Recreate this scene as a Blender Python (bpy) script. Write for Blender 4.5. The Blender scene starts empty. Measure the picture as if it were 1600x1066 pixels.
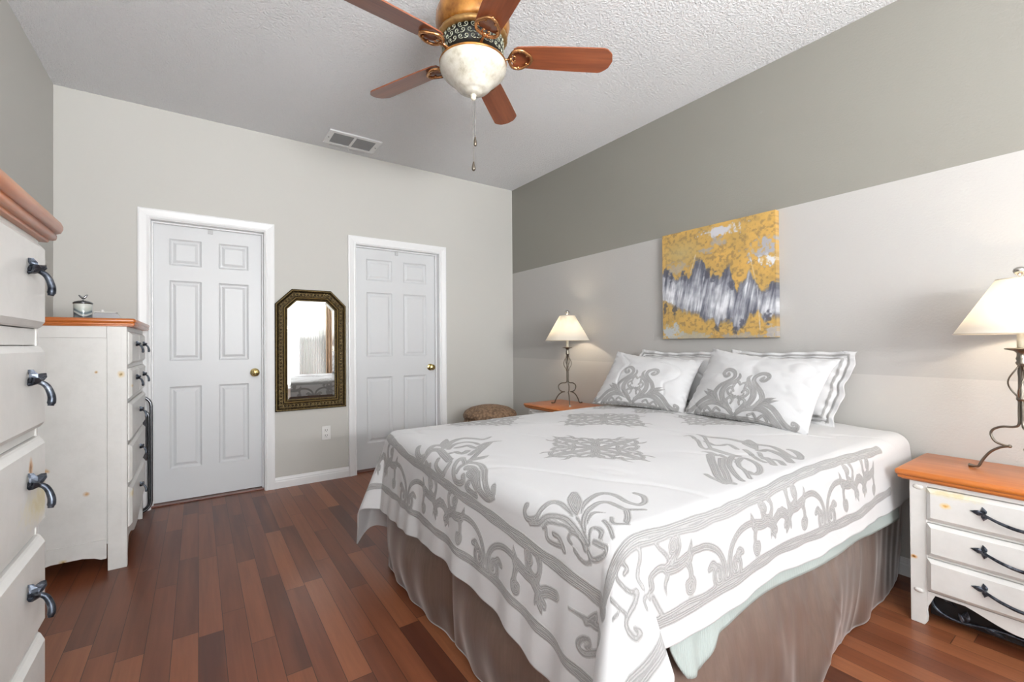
import bpy, bmesh, math, random
import numpy as np
from mathutils import Vector, Matrix

C = bpy.context.scene.collection
PI = math.pi
random.seed(4)

# ---------------- camera, world, lights, exposure ----------------
CAM_F, CAM_YAW, CAM_PITCH, CAM_ROLL, CAM_H = 701.0, .6107, .0067, -.0067, 1.1372
cam = bpy.data.cameras.new('camera'); cam.lens = CAM_F/1600*36; cam.sensor_width = 36; cam.clip_start = .02
camo = bpy.data.objects.new('camera', cam); C.objects.link(camo)
fw = Vector((math.sin(CAM_YAW), math.cos(CAM_YAW), 0)); rt = Vector((math.cos(CAM_YAW), -math.sin(CAM_YAW), 0)); up = Vector((0, 0, 1))
F2 = fw*math.cos(CAM_PITCH)+up*math.sin(CAM_PITCH); U2 = up*math.cos(CAM_PITCH)-fw*math.sin(CAM_PITCH)
R3 = rt*math.cos(CAM_ROLL)+U2*math.sin(CAM_ROLL); U3 = U2*math.cos(CAM_ROLL)-rt*math.sin(CAM_ROLL)
M = Matrix((R3, U3, -F2)).transposed().to_4x4(); M.translation = (0, 0, CAM_H); camo.matrix_world = M
bpy.context.scene.camera = camo

XR, XL, YB, YF, ZC = 2.819, -.754, 4.01, -1.95, 2.815

w = bpy.data.worlds.new('sky'); bpy.context.scene.world = w; w.use_nodes = True
w.node_tree.nodes['Background'].inputs[0].default_value = (.88, .94, 1, 1)
w.node_tree.nodes['Background'].inputs[1].default_value = 1.55

def area(name, loc, rot, sx, sy, power, col):
    l = bpy.data.lights.new(name, 'AREA'); l.shape = 'RECTANGLE'; l.size = sx; l.size_y = sy; l.energy = power; l.color = col
    o = bpy.data.objects.new(name, l); C.objects.link(o); o.location = loc; o.rotation_euler = rot
    return o
# daylight through the wide front window, then two added fill lights
area('window_daylight', (.55, YF-.20, 1.30), (PI/2+.10, 0, -.12), 1.7, 1.9, 58, (.985, .99, .99))
area('ceiling_fill_light', (.75, YF-.46, 1.55), (PI/2+1.10, 0, 0), 2.4, .6, 620, (.985, .99, .99))  # added fill aimed upward to brighten the ceiling
area('left_fill_light', (XL-.18, -.30, 1.45), (PI/2+.3, 0, -PI/2), 1.1, 1.5, 16, (.97, .985, 1))  # added fill from the left to even out the room

vs = bpy.context.scene.view_settings
vs.view_transform = 'Standard'; vs.look = 'None'; vs.gamma = 1; vs.use_curve_mapping = False
vs.exposure = .17

# ---------------- helpers ----------------
def lin(c):
    return tuple(((v/255)/12.92 if v/255 <= .04045 else ((v/255+.055)/1.055)**2.4) for v in c)+(1,)

class NT:
    def __init__(s, name):
        s.m = bpy.data.materials.new(name); s.m.use_nodes = True; s.t = s.m.node_tree; s.b = s.t.nodes['Principled BSDF']
    def n(s, typ, **kw):
        nd = s.t.nodes.new(typ)
        for k, v in kw.items(): setattr(nd, k, v)
        return nd
    def l(s, a, b): s.t.links.new(a, b)
    def math(s, op, a, b=None, c=None):
        nd = s.n('ShaderNodeMath', operation=op)
        for i, v in enumerate((a, b, c)):
            if v is None: continue
            if isinstance(v, (int, float)): nd.inputs[i].default_value = v
            else: s.l(v, nd.inputs[i])
        return nd.outputs[0]
    def pos(s):
        return s.n('ShaderNodeNewGeometry').outputs['Position']
    def obj(s):
        return s.n('ShaderNodeTexCoord').outputs['Object']
    def sep(s, v):
        nd = s.n('ShaderNodeSeparateXYZ'); s.l(v, nd.inputs[0]); return nd.outputs
    def noise(s, vec, scale, detail=3, rough=.5, sc=None, out='Fac'):
        if sc:
            mp = s.n('ShaderNodeMapping'); mp.inputs['Scale'].default_value = sc; s.l(vec, mp.inputs[0]); vec = mp.outputs[0]
        nd = s.n('ShaderNodeTexNoise'); nd.inputs['Scale'].default_value = scale; nd.inputs['Detail'].default_value = detail
        nd.inputs['Roughness'].default_value = rough; s.l(vec, nd.inputs['Vector'])
        return nd.outputs[out]
    def mix(s, fac, a, b, typ='MIX'):
        nd = s.n('ShaderNodeMix', data_type='RGBA', blend_type=typ)
        for i, v in ((0, fac), (6, a), (7, b)):
            if isinstance(v, (int, float)): nd.inputs[i].default_value = v
            elif isinstance(v, tuple): nd.inputs[i].default_value = v
            else: s.l(v, nd.inputs[i])
        return nd.outputs[2]
    def ramp(s, fac, stops):
        nd = s.n('ShaderNodeValToRGB'); s.l(fac, nd.inputs[0]); e = nd.color_ramp.elements
        e[0].position, e[0].color = stops[0]; e[1].position, e[1].color = stops[-1]
        for p, c in stops[1:-1]:
            x = e.new(p); x.color = c
        return nd.outputs[0]
    def bump(s, h, strength, dist=.01):
        nd = s.n('ShaderNodeBump'); nd.inputs['Strength'].default_value = strength; nd.inputs['Distance'].default_value = dist
        s.l(h, nd.inputs['Height']); s.l(nd.outputs[0], s.b.inputs['Normal']); return nd
    def base(s, c):
        if isinstance(c, tuple): s.b.inputs['Base Color'].default_value = c
        else: s.l(c, s.b.inputs['Base Color'])
    def set(s, rough=None, metal=None, **kw):
        if rough is not None: s.b.inputs['Roughness'].default_value = rough
        if metal is not None: s.b.inputs['Metallic'].default_value = metal
        for k, v in kw.items(): s.b.inputs[k.replace('_', ' ')].default_value = v
        return s

def m_paint(name, col, rough=.55, bscale=220, bst=.12, var=.02):
    t = NT(name); p = t.pos(); n = t.noise(p, 1.3, 2)
    c = lin(col); d = tuple(v*(1-var*2) for v in c[:3])+(1,)
    t.base(t.mix(n, c, d)); t.set(rough); t.bump(t.noise(p, bscale, 2), bst, .002); return t.m

def m_ceiling():
    t = NT('popcorn ceiling'); p = t.pos()
    t.base(lin((246, 247, 249))); t.set(.9)
    n = t.noise(p, 75, 4, .62); n2 = t.noise(p, 190, 2)
    h = t.math('ADD', t.math('MULTIPLY', n, 1.0), t.math('MULTIPLY', n2, .35))
    t.bump(h, 1.0, .026); return t.m

def m_feature_wall():
    # dark band over a light band over a paler one, the paint lines run slightly off level
    t = NT('banded wall paint'); p = t.pos(); x, y, z = t.sep(p)
    za = t.math('ADD', z, t.math('MULTIPLY', y, .0072))
    up_ = t.math('GREATER_THAN', za, 1.934)
    zb = t.math('SUBTRACT', z, t.math('MULTIPLY', y, .0068))
    lo = t.math('GREATER_THAN', zb, .963)
    c = t.mix(lo, lin((184, 182, 178)), lin((173, 171, 168))); c = t.mix(up_, c, lin((132, 130, 123)))
    t.base(c); t.set(.5)
    t.bump(t.noise(p, 95, 3, .55), .28, .004); return t.m

def m_floor():
    t = NT('cherry plank floor'); p = t.pos(); x, y, z = t.sep(p)
    W, L = .0826, .78
    px = t.math('DIVIDE', x, W); row = t.math('FLOOR', px)
    wn = t.n('ShaderNodeTexWhiteNoise', noise_dimensions='1D'); t.l(row, wn.inputs['W'])
    yy = t.math('ADD', t.math('DIVIDE', y, L), t.math('MULTIPLY', wn.outputs['Value'], 7.3))
    # plank lengths vary a little
    col = t.math('FLOOR', yy)
    cv = t.n('ShaderNodeCombineXYZ'); t.l(row, cv.inputs[0]); t.l(col, cv.inputs[1])
    w2 = t.n('ShaderNodeTexWhiteNoise', noise_dimensions='2D'); t.l(cv.outputs[0], w2.inputs['Vector'])
    r = w2.outputs['Value']
    off = t.n('ShaderNodeVectorMath', operation='MULTIPLY_ADD'); t.l(w2.outputs['Color'], off.inputs[0]); off.inputs[1].default_value = (9, 9, 9); t.l(p, off.inputs[2])
    g = t.noise(off.outputs[0], 1, 5, .6, sc=(70, 3.2, 1)); g2 = t.noise(off.outputs[0], 1, 3, .5, sc=(16, 1.1, 1))
    c = t.ramp(r, [(0, lin((84, 44, 28))), (.25, lin((106, 58, 36))), (.5, lin((122, 69, 43))), (.75, lin((138, 82, 52))), (1, lin((158, 100, 66)))])
    c = t.mix(t.math('MULTIPLY', t.math('SUBTRACT', g, .22), 1.5), t.mix(.42, c, lin((58, 27, 20))), c)
    c = t.mix(t.math('MULTIPLY', t.math('SUBTRACT', g2, .40), .9), c, lin((150, 90, 60)))
    fx = t.math('FRACT', px); ex = t.math('MINIMUM', fx, t.math('SUBTRACT', 1.0, fx))
    fy = t.math('FRACT', yy); ey = t.math('MINIMUM', fy, t.math('SUBTRACT', 1.0, fy))
    gx = t.math('LESS_THAN', ex, .013); gy = t.math('LESS_THAN', ey, .0016)
    gap = t.math('MAXIMUM', gx, gy)
    t.base(t.mix(t.math('MULTIPLY', gap, .8), c, lin((30, 14, 10))))
    t.set(.38, Coat_Weight=.12, Coat_Roughness=.18); t.b.inputs['Specular IOR Level'].default_value = .35
    h = t.math('SUBTRACT', t.math('MULTIPLY', t.noise(p, 14, 2), .4), gap)
    t.bump(h, .12, .002); return t.m

def m_wood(name, a, b, axis='y', rough=.3, knots=()):
    t = NT(name); p = t.obj() if axis[0] == 'o' else t.pos()
    ax = axis[-1]
    sc = {'x': (2.5, 38, 38), 'y': (38, 2.5, 38), 'z': (38, 38, 2.5)}[ax]
    n = t.noise(p, 1, 5, .6, sc=sc)
    c = t.ramp(n, [(.3, lin(a)), (.7, lin(b))])
    n2 = t.noise(p, 1, 2, .5, sc=tuple(v*.22 for v in sc)); c = t.mix(t.math('MULTIPLY', n2, .5), c, lin(tuple(v*.86 for v in a)))
    c = knots_on(t, p, c, knots)
    t.base(c); t.set(rough, Coat_Weight=.3, Coat_Roughness=.2); t.bump(n, .05, .001); return t.m

def knots_on(t, p, c, knots):
    for (kx, ky, kz, ra, rb, rc, dark, halo) in knots:
        sub = t.n('ShaderNodeVectorMath', operation='SUBTRACT'); t.l(p, sub.inputs[0]); sub.inputs[1].default_value = (kx, ky, kz)
        mul = t.n('ShaderNodeVectorMath', operation='MULTIPLY'); t.l(sub.outputs[0], mul.inputs[0]); mul.inputs[1].default_value = (1/ra, 1/rb, 1/rc)
        ln = t.n('ShaderNodeVectorMath', operation='LENGTH'); t.l(mul.outputs[0], ln.inputs[0])
        d = t.math('ADD', ln.outputs['Value'], t.math('MULTIPLY', t.math('SUBTRACT', t.noise(p, 60, 3), .5), .9))
        f = t.ramp(d, [(0, (1, 1, 1, 1)), (.35, (1, 1, 1, 1)), (1.0, (0, 0, 0, 1))])
        f2 = t.ramp(d, [(0, (1, 1, 1, 1)), (.25, (.8, .8, .8, 1)), (.45, (0, 0, 0, 1))])
        c = t.mix(f, c, lin(halo)); c = t.mix(f2, c, lin(dark))
    return c

def m_distressed(name, knots=(), stain=None):
    t = NT(name); p = t.pos()
    c = t.mix(t.math('MULTIPLY', t.math('SUBTRACT', t.noise(p, 9, 5, .65), .42), 1.5), lin((212, 211, 208)), lin((193, 192, 188)))
    sm = t.ramp(t.noise(p, 26, 4, .7), [(.70, (0, 0, 0, 1)), (.80, (1, 1, 1, 1))])
    c = t.mix(t.math('MULTIPLY', sm, .35), c, lin((140, 138, 134)))
    if stain:
        sx, sy, sz, r1, r2, r3 = stain
        c = knots_on(t, p, c, [(sx, sy, sz, r1, r2, r3, (206, 196, 160), (214, 207, 180))])
    c = knots_on(t, p, c, knots)
    t.base(c); t.set(.38); t.bump(t.noise(p, 40, 3), .12, .003); return t.m

def m_simple(name, col, rough=.5, metal=0, bump=0, bs=60, **kw):
    t = NT(name); p = t.obj(); c = lin(col)
    t.base(t.mix(t.noise(p, 12, 3), c, tuple(v*.88 for v in c[:3])+(1,))); t.set(rough, metal, **kw)
    if bump: t.bump(t.noise(p, bs, 3), bump, .003)
    return t.m

def m_iron():
    t = NT('pewter iron'); p = t.obj(); n = t.noise(p, 45, 4, .65)
    t.base(t.ramp(n, [(.35, lin((38, 42, 50))), (.6, lin((88, 94, 104))), (.75, lin((150, 156, 166)))])); t.set(.32, .85); t.bump(n, .3, .002); return t.m

def m_embroidered(name, white=(191, 191, 192), rough=.75):
    t = NT(name)
    a = t.n('ShaderNodeAttribute', attribute_name='motif'); d = a.outputs['Fac']
    p = t.pos()
    d2 = t.math('ADD', d, t.math('MULTIPLY', t.math('SUBTRACT', t.noise(p, 160, 2), .5), .0022))
    mask = t.ramp(t.math('ADD', t.math('MULTIPLY', d2, -400), .5), [(0, (0, 0, 0, 1)), (1, (1, 1, 1, 1))])
    rows = t.math('ADD', t.math('MULTIPLY', t.math('SINE', t.math('MULTIPLY', d2, 1300)), .5), .5)
    nn = t.noise(p, 330, 3, .7)
    yarn = t.mix(t.math('MULTIPLY', rows, .6), lin((160, 159, 158)), lin((112, 112, 111)))
    yarn = t.mix(t.math('MULTIPLY', nn, .3), yarn, lin((166, 165, 164)))
    t.base(t.mix(mask, lin(white), yarn)); t.set(rough, Sheen_Weight=.15)
    h = t.math('MULTIPLY', mask, t.math('ADD', t.math('MULTIPLY', rows, .7), t.math('ADD', .5, t.math('MULTIPLY', nn, .5))))
    h = t.math('ADD', h, t.math('MULTIPLY', t.noise(p, 26, 4, .55), .35))
    t.bump(h, .5, .004); return t.m

ROOT_LOC = {}
def tag(o, label=None, cat=None, group=None, kind=None):
    if label: o['label'] = label
    if cat: o['category'] = cat
    if group: o['group'] = group
    if kind: o['kind'] = kind
    return o
def thing(name, loc, label, cat, group=None):
    o = bpy.data.objects.new(name, None); C.objects.link(o); o.location = loc; o.empty_display_size = .1
    ROOT_LOC[o.name] = Vector(loc)
    return tag(o, label, cat, group)
def fin(name, bm, mat, parent=None, smooth_angle=None, shade=False, local=False):
    me = bpy.data.meshes.new(name)
    base = Vector((0, 0, 0))
    if parent is not None:
        base = ROOT_LOC[parent.name]
        if not local: bmesh.ops.translate(bm, vec=-base, verts=bm.verts)
    bmesh.ops.recalc_face_normals(bm, faces=bm.faces)
    if shade:
        for f in bm.faces: f.smooth = True
        if smooth_angle:
            for e in bm.edges:
                if len(e.link_faces) == 2 and e.calc_face_angle(0) > smooth_angle: e.smooth = False
    bm.to_mesh(me); bm.free()
    o = bpy.data.objects.new(name, me); C.objects.link(o)
    for m in (mat if isinstance(mat, (list, tuple)) else [mat]): me.materials.append(m)
    if parent is not None:
        o.parent = parent; ROOT_LOC[o.name] = base
    return o
def copy_tree(o, parent=None):
    c = o.copy(); C.objects.link(c)
    if parent is not None: c.parent = parent
    for ch in [x for x in C.objects if x.parent == o]: copy_tree(ch, c)
    return c
def NB(): return bmesh.new()
IDT = lambda p: p
def box(bm, a, b, bev=0, T=IDT, mi=0):
    """box between corners a and b (T maps local to world)"""
    x0, y0, z0 = a; x1, y1, z1 = b
    tb = bmesh.new()
    vs_ = [tb.verts.new((x, y, z)) for x in (x0, x1) for y in (y0, y1) for z in (z0, z1)]
    for q in ((0, 1, 3, 2), (4, 6, 7, 5), (0, 4, 5, 1), (2, 3, 7, 6), (0, 2, 6, 4), (1, 5, 7, 3)): tb.faces.new([vs_[i] for i in q])
    if bev: bmesh.ops.bevel(tb, geom=list(tb.edges), offset=bev, segments=2, affect='EDGES', profile=.5)
    merge(bm, tb, T, mi)
def merge(bm, tb, T=IDT, mi=0):
    mp = {}
    for v in tb.verts: mp[v] = bm.verts.new(T(v.co))
    for f in tb.faces:
        try:
            nf = bm.faces.new([mp[v] for v in f.verts]); nf.material_index = mi; nf.smooth = f.smooth
        except ValueError: pass
    tb.free()
def prism(bm, poly, d0, d1, T, bev=0, mi=0):
    """extrude polygon (list of (u,v)) from depth d0 to d1; T(u,v,d)->world"""
    tb = bmesh.new()
    a = [tb.verts.new((u, v, d0)) for u, v in poly]; b = [tb.verts.new((u, v, d1)) for u, v in poly]
    n = len(poly); tb.faces.new(a); tb.faces.new(b[::-1])
    for i in range(n): tb.faces.new((a[i], b[i], b[(i+1) % n], a[(i+1) % n]))
    if bev: bmesh.ops.bevel(tb, geom=list(tb.edges), offset=bev, segments=1, affect='EDGES')
    merge(bm, tb, lambda c: T(c[0], c[1], c[2]), mi)
def tube(bm, pts, r, seg=8, closed=False, T=IDT, mi=0, flat=1.0):
    P = [Vector(p) for p in pts]; n = len(P)
    R = r if isinstance(r, (list, tuple)) else [r]*n
    rings = []; prev = None
    for i in range(n):
        if closed: d = P[(i+1) % n]-P[i-1]
        else: d = P[min(i+1, n-1)]-P[max(i-1, 0)]
        if d.length < 1e-9: d = Vector((0, 0, 1))
        d.normalize()
        if prev is None:
            u = d.orthogonal().normalized()
        else:
            u = prev-d*prev.dot(d)
            if u.length < 1e-6: u = d.orthogonal()
            u.normalize()
        prev = u; v = d.cross(u)
        rings.append([bm.verts.new(T(P[i]+(u*math.cos(2*PI*k/seg)+v*math.sin(2*PI*k/seg)*flat)*R[i])) for k in range(seg)])
    m = n if closed else n-1
    for i in range(m):
        A_, B_ = rings[i], rings[(i+1) % n]
        for k in range(seg):
            f = bm.faces.new((A_[k], A_[(k+1) % seg], B_[(k+1) % seg], B_[k])); f.smooth = True; f.material_index = mi
    if not closed:
        for rg in (rings[0][::-1], rings[-1]):
            f = bm.faces.new(rg); f.material_index = mi
def spline(pts, n=8, closed=False):
    P = [np.array(p, float) for p in pts]; out = []; m = len(P)
    rng = range(m if closed else m-1)
    for i in rng:
        if closed: p0, p1, p2, p3 = P[i-1], P[i], P[(i+1) % m], P[(i+2) % m]
        else: p0, p1, p2, p3 = P[max(i-1, 0)], P[i], P[i+1], P[min(i+2, m-1)]
        for k in range(n):
            t = k/n
            out.append(.5*((2*p1)+(-p0+p2)*t+(2*p0-5*p1+4*p2-p3)*t*t+(-p0+3*p1-3*p2+p3)*t**3))
    if not closed: out.append(P[-1])
    return [tuple(o) for o in out]
def lathe(bm, prof, c=(0, 0, 0), seg=32, T=IDT, mi=0, mod=None, cap=True):
    rings = []
    for r, z in prof:
        ring = []
        for k in range(seg):
            a = 2*PI*k/seg; rr = r*(mod(a, r, z) if mod else 1)
            ring.append(bm.verts.new(T(Vector((c[0]+rr*math.cos(a), c[1]+rr*math.sin(a), c[2]+z)))))
        rings.append(ring)
    for A_, B_ in zip(rings, rings[1:]):
        for k in range(seg):
            f = bm.faces.new((A_[k], A_[(k+1) % seg], B_[(k+1) % seg], B_[k])); f.smooth = True; f.material_index = mi
    if cap:
        if prof[0][0] > 1e-4: bm.faces.new(rings[0][::-1]).material_index = mi
        if prof[-1][0] > 1e-4: bm.faces.new(rings[-1]).material_index = mi
def ball(bm, c, r, seg=10, sc=(1, 1, 1), T=IDT, mi=0):
    n = max(4, seg//2); rings = []
    top = bm.verts.new(T(Vector((c[0], c[1], c[2]+r*sc[2])))); bot = bm.verts.new(T(Vector((c[0], c[1], c[2]-r*sc[2]))))
    for i in range(1, n):
        a = PI*i/n
        rings.append([bm.verts.new(T(Vector((c[0]+r*sc[0]*math.sin(a)*math.cos(2*PI*k/seg), c[1]+r*sc[1]*math.sin(a)*math.sin(2*PI*k/seg), c[2]+r*sc[2]*math.cos(a))))) for k in range(seg)])
    fs = []
    for k in range(seg):
        fs.append(bm.faces.new((top, rings[0][k], rings[0][(k+1) % seg]))); fs.append(bm.faces.new((bot, rings[-1][(k+1) % seg], rings[-1][k])))
        for A_, B_ in zip(rings, rings[1:]): fs.append(bm.faces.new((A_[k], B_[k], B_[(k+1) % seg], A_[(k+1) % seg])))
    for f in fs: f.smooth = True; f.material_index = mi

# ---------------- materials ----------------
MW = m_paint('warm grey wall paint', (191, 190, 185), .6, 200, .06)
MT = m_paint('white trim paint', (226, 227, 228), .35, 60, .02, .01)
MD = m_paint('white door paint', (205, 207, 209), .4, 120, .04, .01)
MCEIL, MFEAT, MFLOOR = m_ceiling(), m_feature_wall(), m_floor()
MIRON = m_iron()
MBRASS = m_simple('aged brass', (196, 176, 120), .22, 1)
MORANGE = m_wood('honey pine top', (180, 96, 34), (212, 130, 58), 'y', .3)
MORANGE_X = m_wood('honey pine top grain', (170, 88, 34), (198, 116, 52), 'x', .3)
MWHITE = m_simple('white plastic', (222, 222, 220), .4)
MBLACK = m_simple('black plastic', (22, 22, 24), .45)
MCHROME = m_simple('polished steel', (190, 192, 196), .14, 1)

# ---------------- the room ----------------
def struct(name, bm, mat, parent=None, **k):
    o = fin(name, bm, mat, parent, **k)
    if parent is None: o['kind'] = 'structure'; ROOT_LOC[o.name] = Vector((0, 0, 0))
    return o
TH = .12
bm = NB(); box(bm, (XL-TH, YF-TH, -.1), (XR+TH, YB+.9, 0)); struct('floor', bm, MFLOOR)
bm = NB(); box(bm, (XL-TH, YF-TH, ZC), (XR+TH, YB+TH, ZC+.1)); struct('ceiling', bm, MCEIL)
bm = NB(); box(bm, (XR, YF-TH, 0), (XR+TH, YB+TH, ZC)); struct('wall_right', bm, MFEAT)
# door openings
D1 = (-.270, .428, 2.03); D2 = (1.140, 1.938, 2.025)
bm = NB()
J = .018
box(bm, (XL-TH, YB, 0), (D1[0]-J, YB+TH, ZC)); box(bm, (D1[0]-J, YB, D1[2]+J), (D1[1]+J, YB+TH, ZC)); box(bm, (D1[1]+J, YB, 0), (D2[0]-J, YB+TH, ZC))
box(bm, (D2[0]-J, YB, D2[2]+J), (D2[1]+J, YB+TH, ZC)); box(bm, (D2[1]+J, YB, 0), (XR, YB+TH, ZC))
struct('wall_back', bm, MW)
# front wall with the wide window, left wall with an unseen side window added for more light
WN = (-.3, 2.2, .30, 2.60)
bm = NB()
box(bm, (XL-TH, YF-TH, 0), (WN[0], YF, ZC)); box(bm, (WN[1], YF-TH, 0), (XR, YF, ZC)); box(bm, (WN[0], YF-TH, 0), (WN[1], YF, WN[2])); box(bm, (WN[0], YF-TH, WN[3]), (WN[1], YF, ZC))
struct('wall_front', bm, MW)
WS = (-.78, .18, .80, 2.12)
bm = NB()
box(bm, (XL-TH, WS[1], 0), (XL, YB, ZC)); box(bm, (XL-TH, YF, 0), (XL, WS[0], ZC)); box(bm, (XL-TH, WS[0], 0), (XL, WS[1], WS[2])); box(bm, (XL-TH, WS[0], WS[3]), (XL, WS[1], ZC))
struct('wall_left', bm, MW)
def window(n, x0, x1, z0, z1, T, bars):
    bm = NB(); f = .05
    for a, b in (((x0, -.09, z0), (x0+f, -.03, z1)), ((x1-f, -.09, z0), (x1, -.03, z1)), ((x0+f, -.09, z0), (x1-f, -.03, z0+f)), ((x0+f, -.09, z1-f), (x1-f, -.03, z1))): box(bm, a, b, .004, T)
    for k in range(1, bars):
        xm = x0+(x1-x0)*k/bars; box(bm, (xm-.02, -.085, z0+f), (xm+.02, -.035, z1-f), 0, T)
    zm = (z0+z1)/2; box(bm, (x0+f, -.08, zm-.018), (x1-f, -.04, zm+.018), 0, T)
    o = struct('window_%d' % n, bm, MT)
    t = NT('window glass'); t.set(.02, 0, Transmission_Weight=1.0, IOR=1.05, Alpha=.15); t.base((1, 1, 1, 1)); gm = t.m
    bm = NB(); box(bm, (x0+f, -.063, z0+f), (x1-f, -.057, z1-f), 0, T); fin('pane', bm, gm, o)
    bm = NB(); box(bm, (x0-.05, -.02, z0-.035), (x1+.05, .05, z0), .006, T); fin('window_sill', bm, MT, o)
    return o
window(1, WN[0], WN[1], WN[2], WN[3], lambda c: Vector((c[0], YF+c[1], c[2])), 3)
window(2, WS[0], WS[1], WS[2], WS[3], lambda c: Vector((XL+c[1], c[0], c[2])), 1)  # added opening, out of view, for the fill from the left

# doors: slab with six raised panels, knob, jamb and stop
def six_panel(bm, x0, x1, z0, z1, y, xs, zs):
    """front face at y facing -Y, with moulded panels"""
    th = .035
    X = [x0, xs[0], xs[1], xs[2], xs[3], x1]; Z = [z0]+zs+[z1]
    # stiles and rails
    for i in (0, 2, 4): box(bm, (X[i], y, z0), (X[i+1], y+th, z1))
    for (a, b) in ((xs[0], xs[1]), (xs[2], xs[3])):
        for j in range(0, len(Z), 2): box(bm, (a, y, Z[j]), (b, y+th, Z[j+1]))
        for j in range(1, len(Z)-1, 2):
            c0, c1 = Z[j], Z[j+1]
            box(bm, (a, y+.012, c0), (b, y+th-.012, c1))
            # cove moulding then raised field
            def ring(o1, d1, o2, d2):
                v1 = [(a+o1, c0+o1), (b-o1, c0+o1), (b-o1, c1-o1), (a+o1, c1-o1)]; v2 = [(a+o2, c0+o2), (b-o2, c0+o2), (b-o2, c1-o2), (a+o2, c1-o2)]
                A_ = [bm.verts.new((p[0], y+d1, p[1])) for p in v1]; B_ = [bm.verts.new((p[0], y+d2, p[1])) for p in v2]
                for k in range(4): bm.faces.new((A_[k], A_[(k+1) % 4], B_[(k+1) % 4], B_[k]))
                return B_
            ring(0, 0, .006, .007); ring(.006, .007, .014, .0115); ring(.014, .0115, .022, .0115)
            last = ring(.022, .0115, .040, .003); bm.faces.new(last)
def door(n, D, ysl, xs, zs, knob):
    x0, x1, h = D
    bm = NB(); six_panel(bm, x0+.002, x1-.003, .014, h-.006, ysl, xs, zs)
    o = struct('door_%d' % n, bm, MD)
    kb = NB(); kx, kz = knob
    T = lambda c: Vector((kx+c[0], ysl-c[2], kz+c[1]))
    lathe(kb, [(.033, 0), (.033, .003), (.030, .007), (.014, .012), (.011, .03), (.016, .036), (.027, .046), (.029, .056), (.024, .066), (.012, .071), (0.0005, .072)], seg=28, T=T)
    k = fin('door_knob', kb, MBRASS, o, shade=True, smooth_angle=.6); k['label'] = 'round brass knob'
    kb = NB(); ball(kb, (0, 0, .0725), .004, 8, T=T); fin('keyhole_button', kb, MBLACK, k)
    lb = NB(); box(lb, ((x0+x1)/2-.016, ysl-.006, h-.045), ((x0+x1)/2+.016, ysl, h-.010), .002); fin('door_bumper', lb, m_simple('grey felt', (196, 197, 198), .8), o)
    # hinges stay hidden on the far side; jamb and stop
    jb = NB()
    box(jb, (x0-.018, YB-.002, 0), (x0, YB+TH+.02, h+.018)); box(jb, (x1, YB-.002, 0), (x1+.018, YB+TH+.02, h+.018)); box(jb, (x0, YB-.002, h), (x1, YB+TH+.02, h+.018))
    sy = ysl-.0065
    box(jb, (x0, sy-.022, 0), (x0+.010, sy+.006, h), .002); box(jb, (x1-.011, sy-.022, 0), (x1, sy+.006, h), .002); box(jb, (x0+.01, sy-.022, h-.011), (x1-.011, sy+.006, h), .002)
    struct('trim_%d' % (n*2-1), jb, MT)
    # casing with a stepped profile, mitred
    cb = NB(); wd = .066
    prof = [(0, 0), (0, .010), (.008, .014), (.018, .011), (.040, .016), (.056, .019), (wd, .017), (wd, 0)]
    pth = [((x0-.004, 0), (-1, 0)), ((x0-.004, h+.004), (-1, 1)), ((x1+.004, h+.004), (1, 1)), ((x1+.004, 0), (1, 0))]
    rings = [[cb.verts.new((p[0]+d[0]*u, YB-v, p[1]+d[1]*u)) for u, v in prof] for p, d in pth]
    for A_, B_ in zip(rings, rings[1:]):
        for k in range(len(prof)): cb.faces.new((A_[k], A_[(k+1) % len(prof)], B_[(k+1) % len(prof)], B_[k]))
    for rg in (rings[0], rings[-1]): cb.faces.new(rg)
    struct('trim_%d' % (n*2), cb, MT)
    sb = NB(); box(sb, (x0, YB+.03, 0), (x1, YB+TH+.02, .010), .003); struct('trim_%d' % (n+4), sb, m_wood('cherry threshold', (92, 44, 30), (120, 62, 42), 'x', .3))
zs1 = [.243, .842, 1.030, 1.618, 1.728, 1.922]
door(1, D1, YB+.085, (-.170, .023, .131, .328), zs1, (.370, .925))
door(2, D2, YB+.085, (1.255, 1.495, 1.605, 1.838), zs1, (1.878, .915))
# dark spaces behind the doors
bm = NB(); box(bm, (XL-TH, YB+.75, 0), (XR+TH, YB+.8, ZC)); struct('wall_beyond', bm, MW)

def baseboard(name, p0, p1, nrm, mat=MT):
    prof = [(0, 0), (.014, 0), (.014, .052), (.011, .058), (.011, .066), (.006, .076), (.004, .084), (0, .085)]
    bm = NB(); rings = []
    for p in (p0, p1): rings.append([bm.verts.new((p[0]+nrm[0]*u, p[1]+nrm[1]*u, v)) for u, v in prof])
    A_, B_ = rings
    for k in range(len(prof)): bm.faces.new((A_[k], A_[(k+1) % len(prof)], B_[(k+1) % len(prof)], B_[k]))
    bm.faces.new(A_); bm.faces.new(B_)
    struct(name, bm, mat)
baseboard('baseboard_back', (D1[1]+.07, YB), (D2[0]-.07, YB), (0, -1))
baseboard('baseboard_back.001', (D2[1]+.07, YB), (XR, YB), (0, -1))
baseboard('baseboard_back.002', (XL, YB), (D1[0]-.07, YB), (0, -1))
baseboard('baseboard_right', (XR, YF), (XR, YB), (-1, 0))
baseboard('baseboard_left', (XL, YF), (XL, YB), (1, 0))
baseboard('baseboard_front', (XL, YF), (XR, YF), (0, 1))

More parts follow.
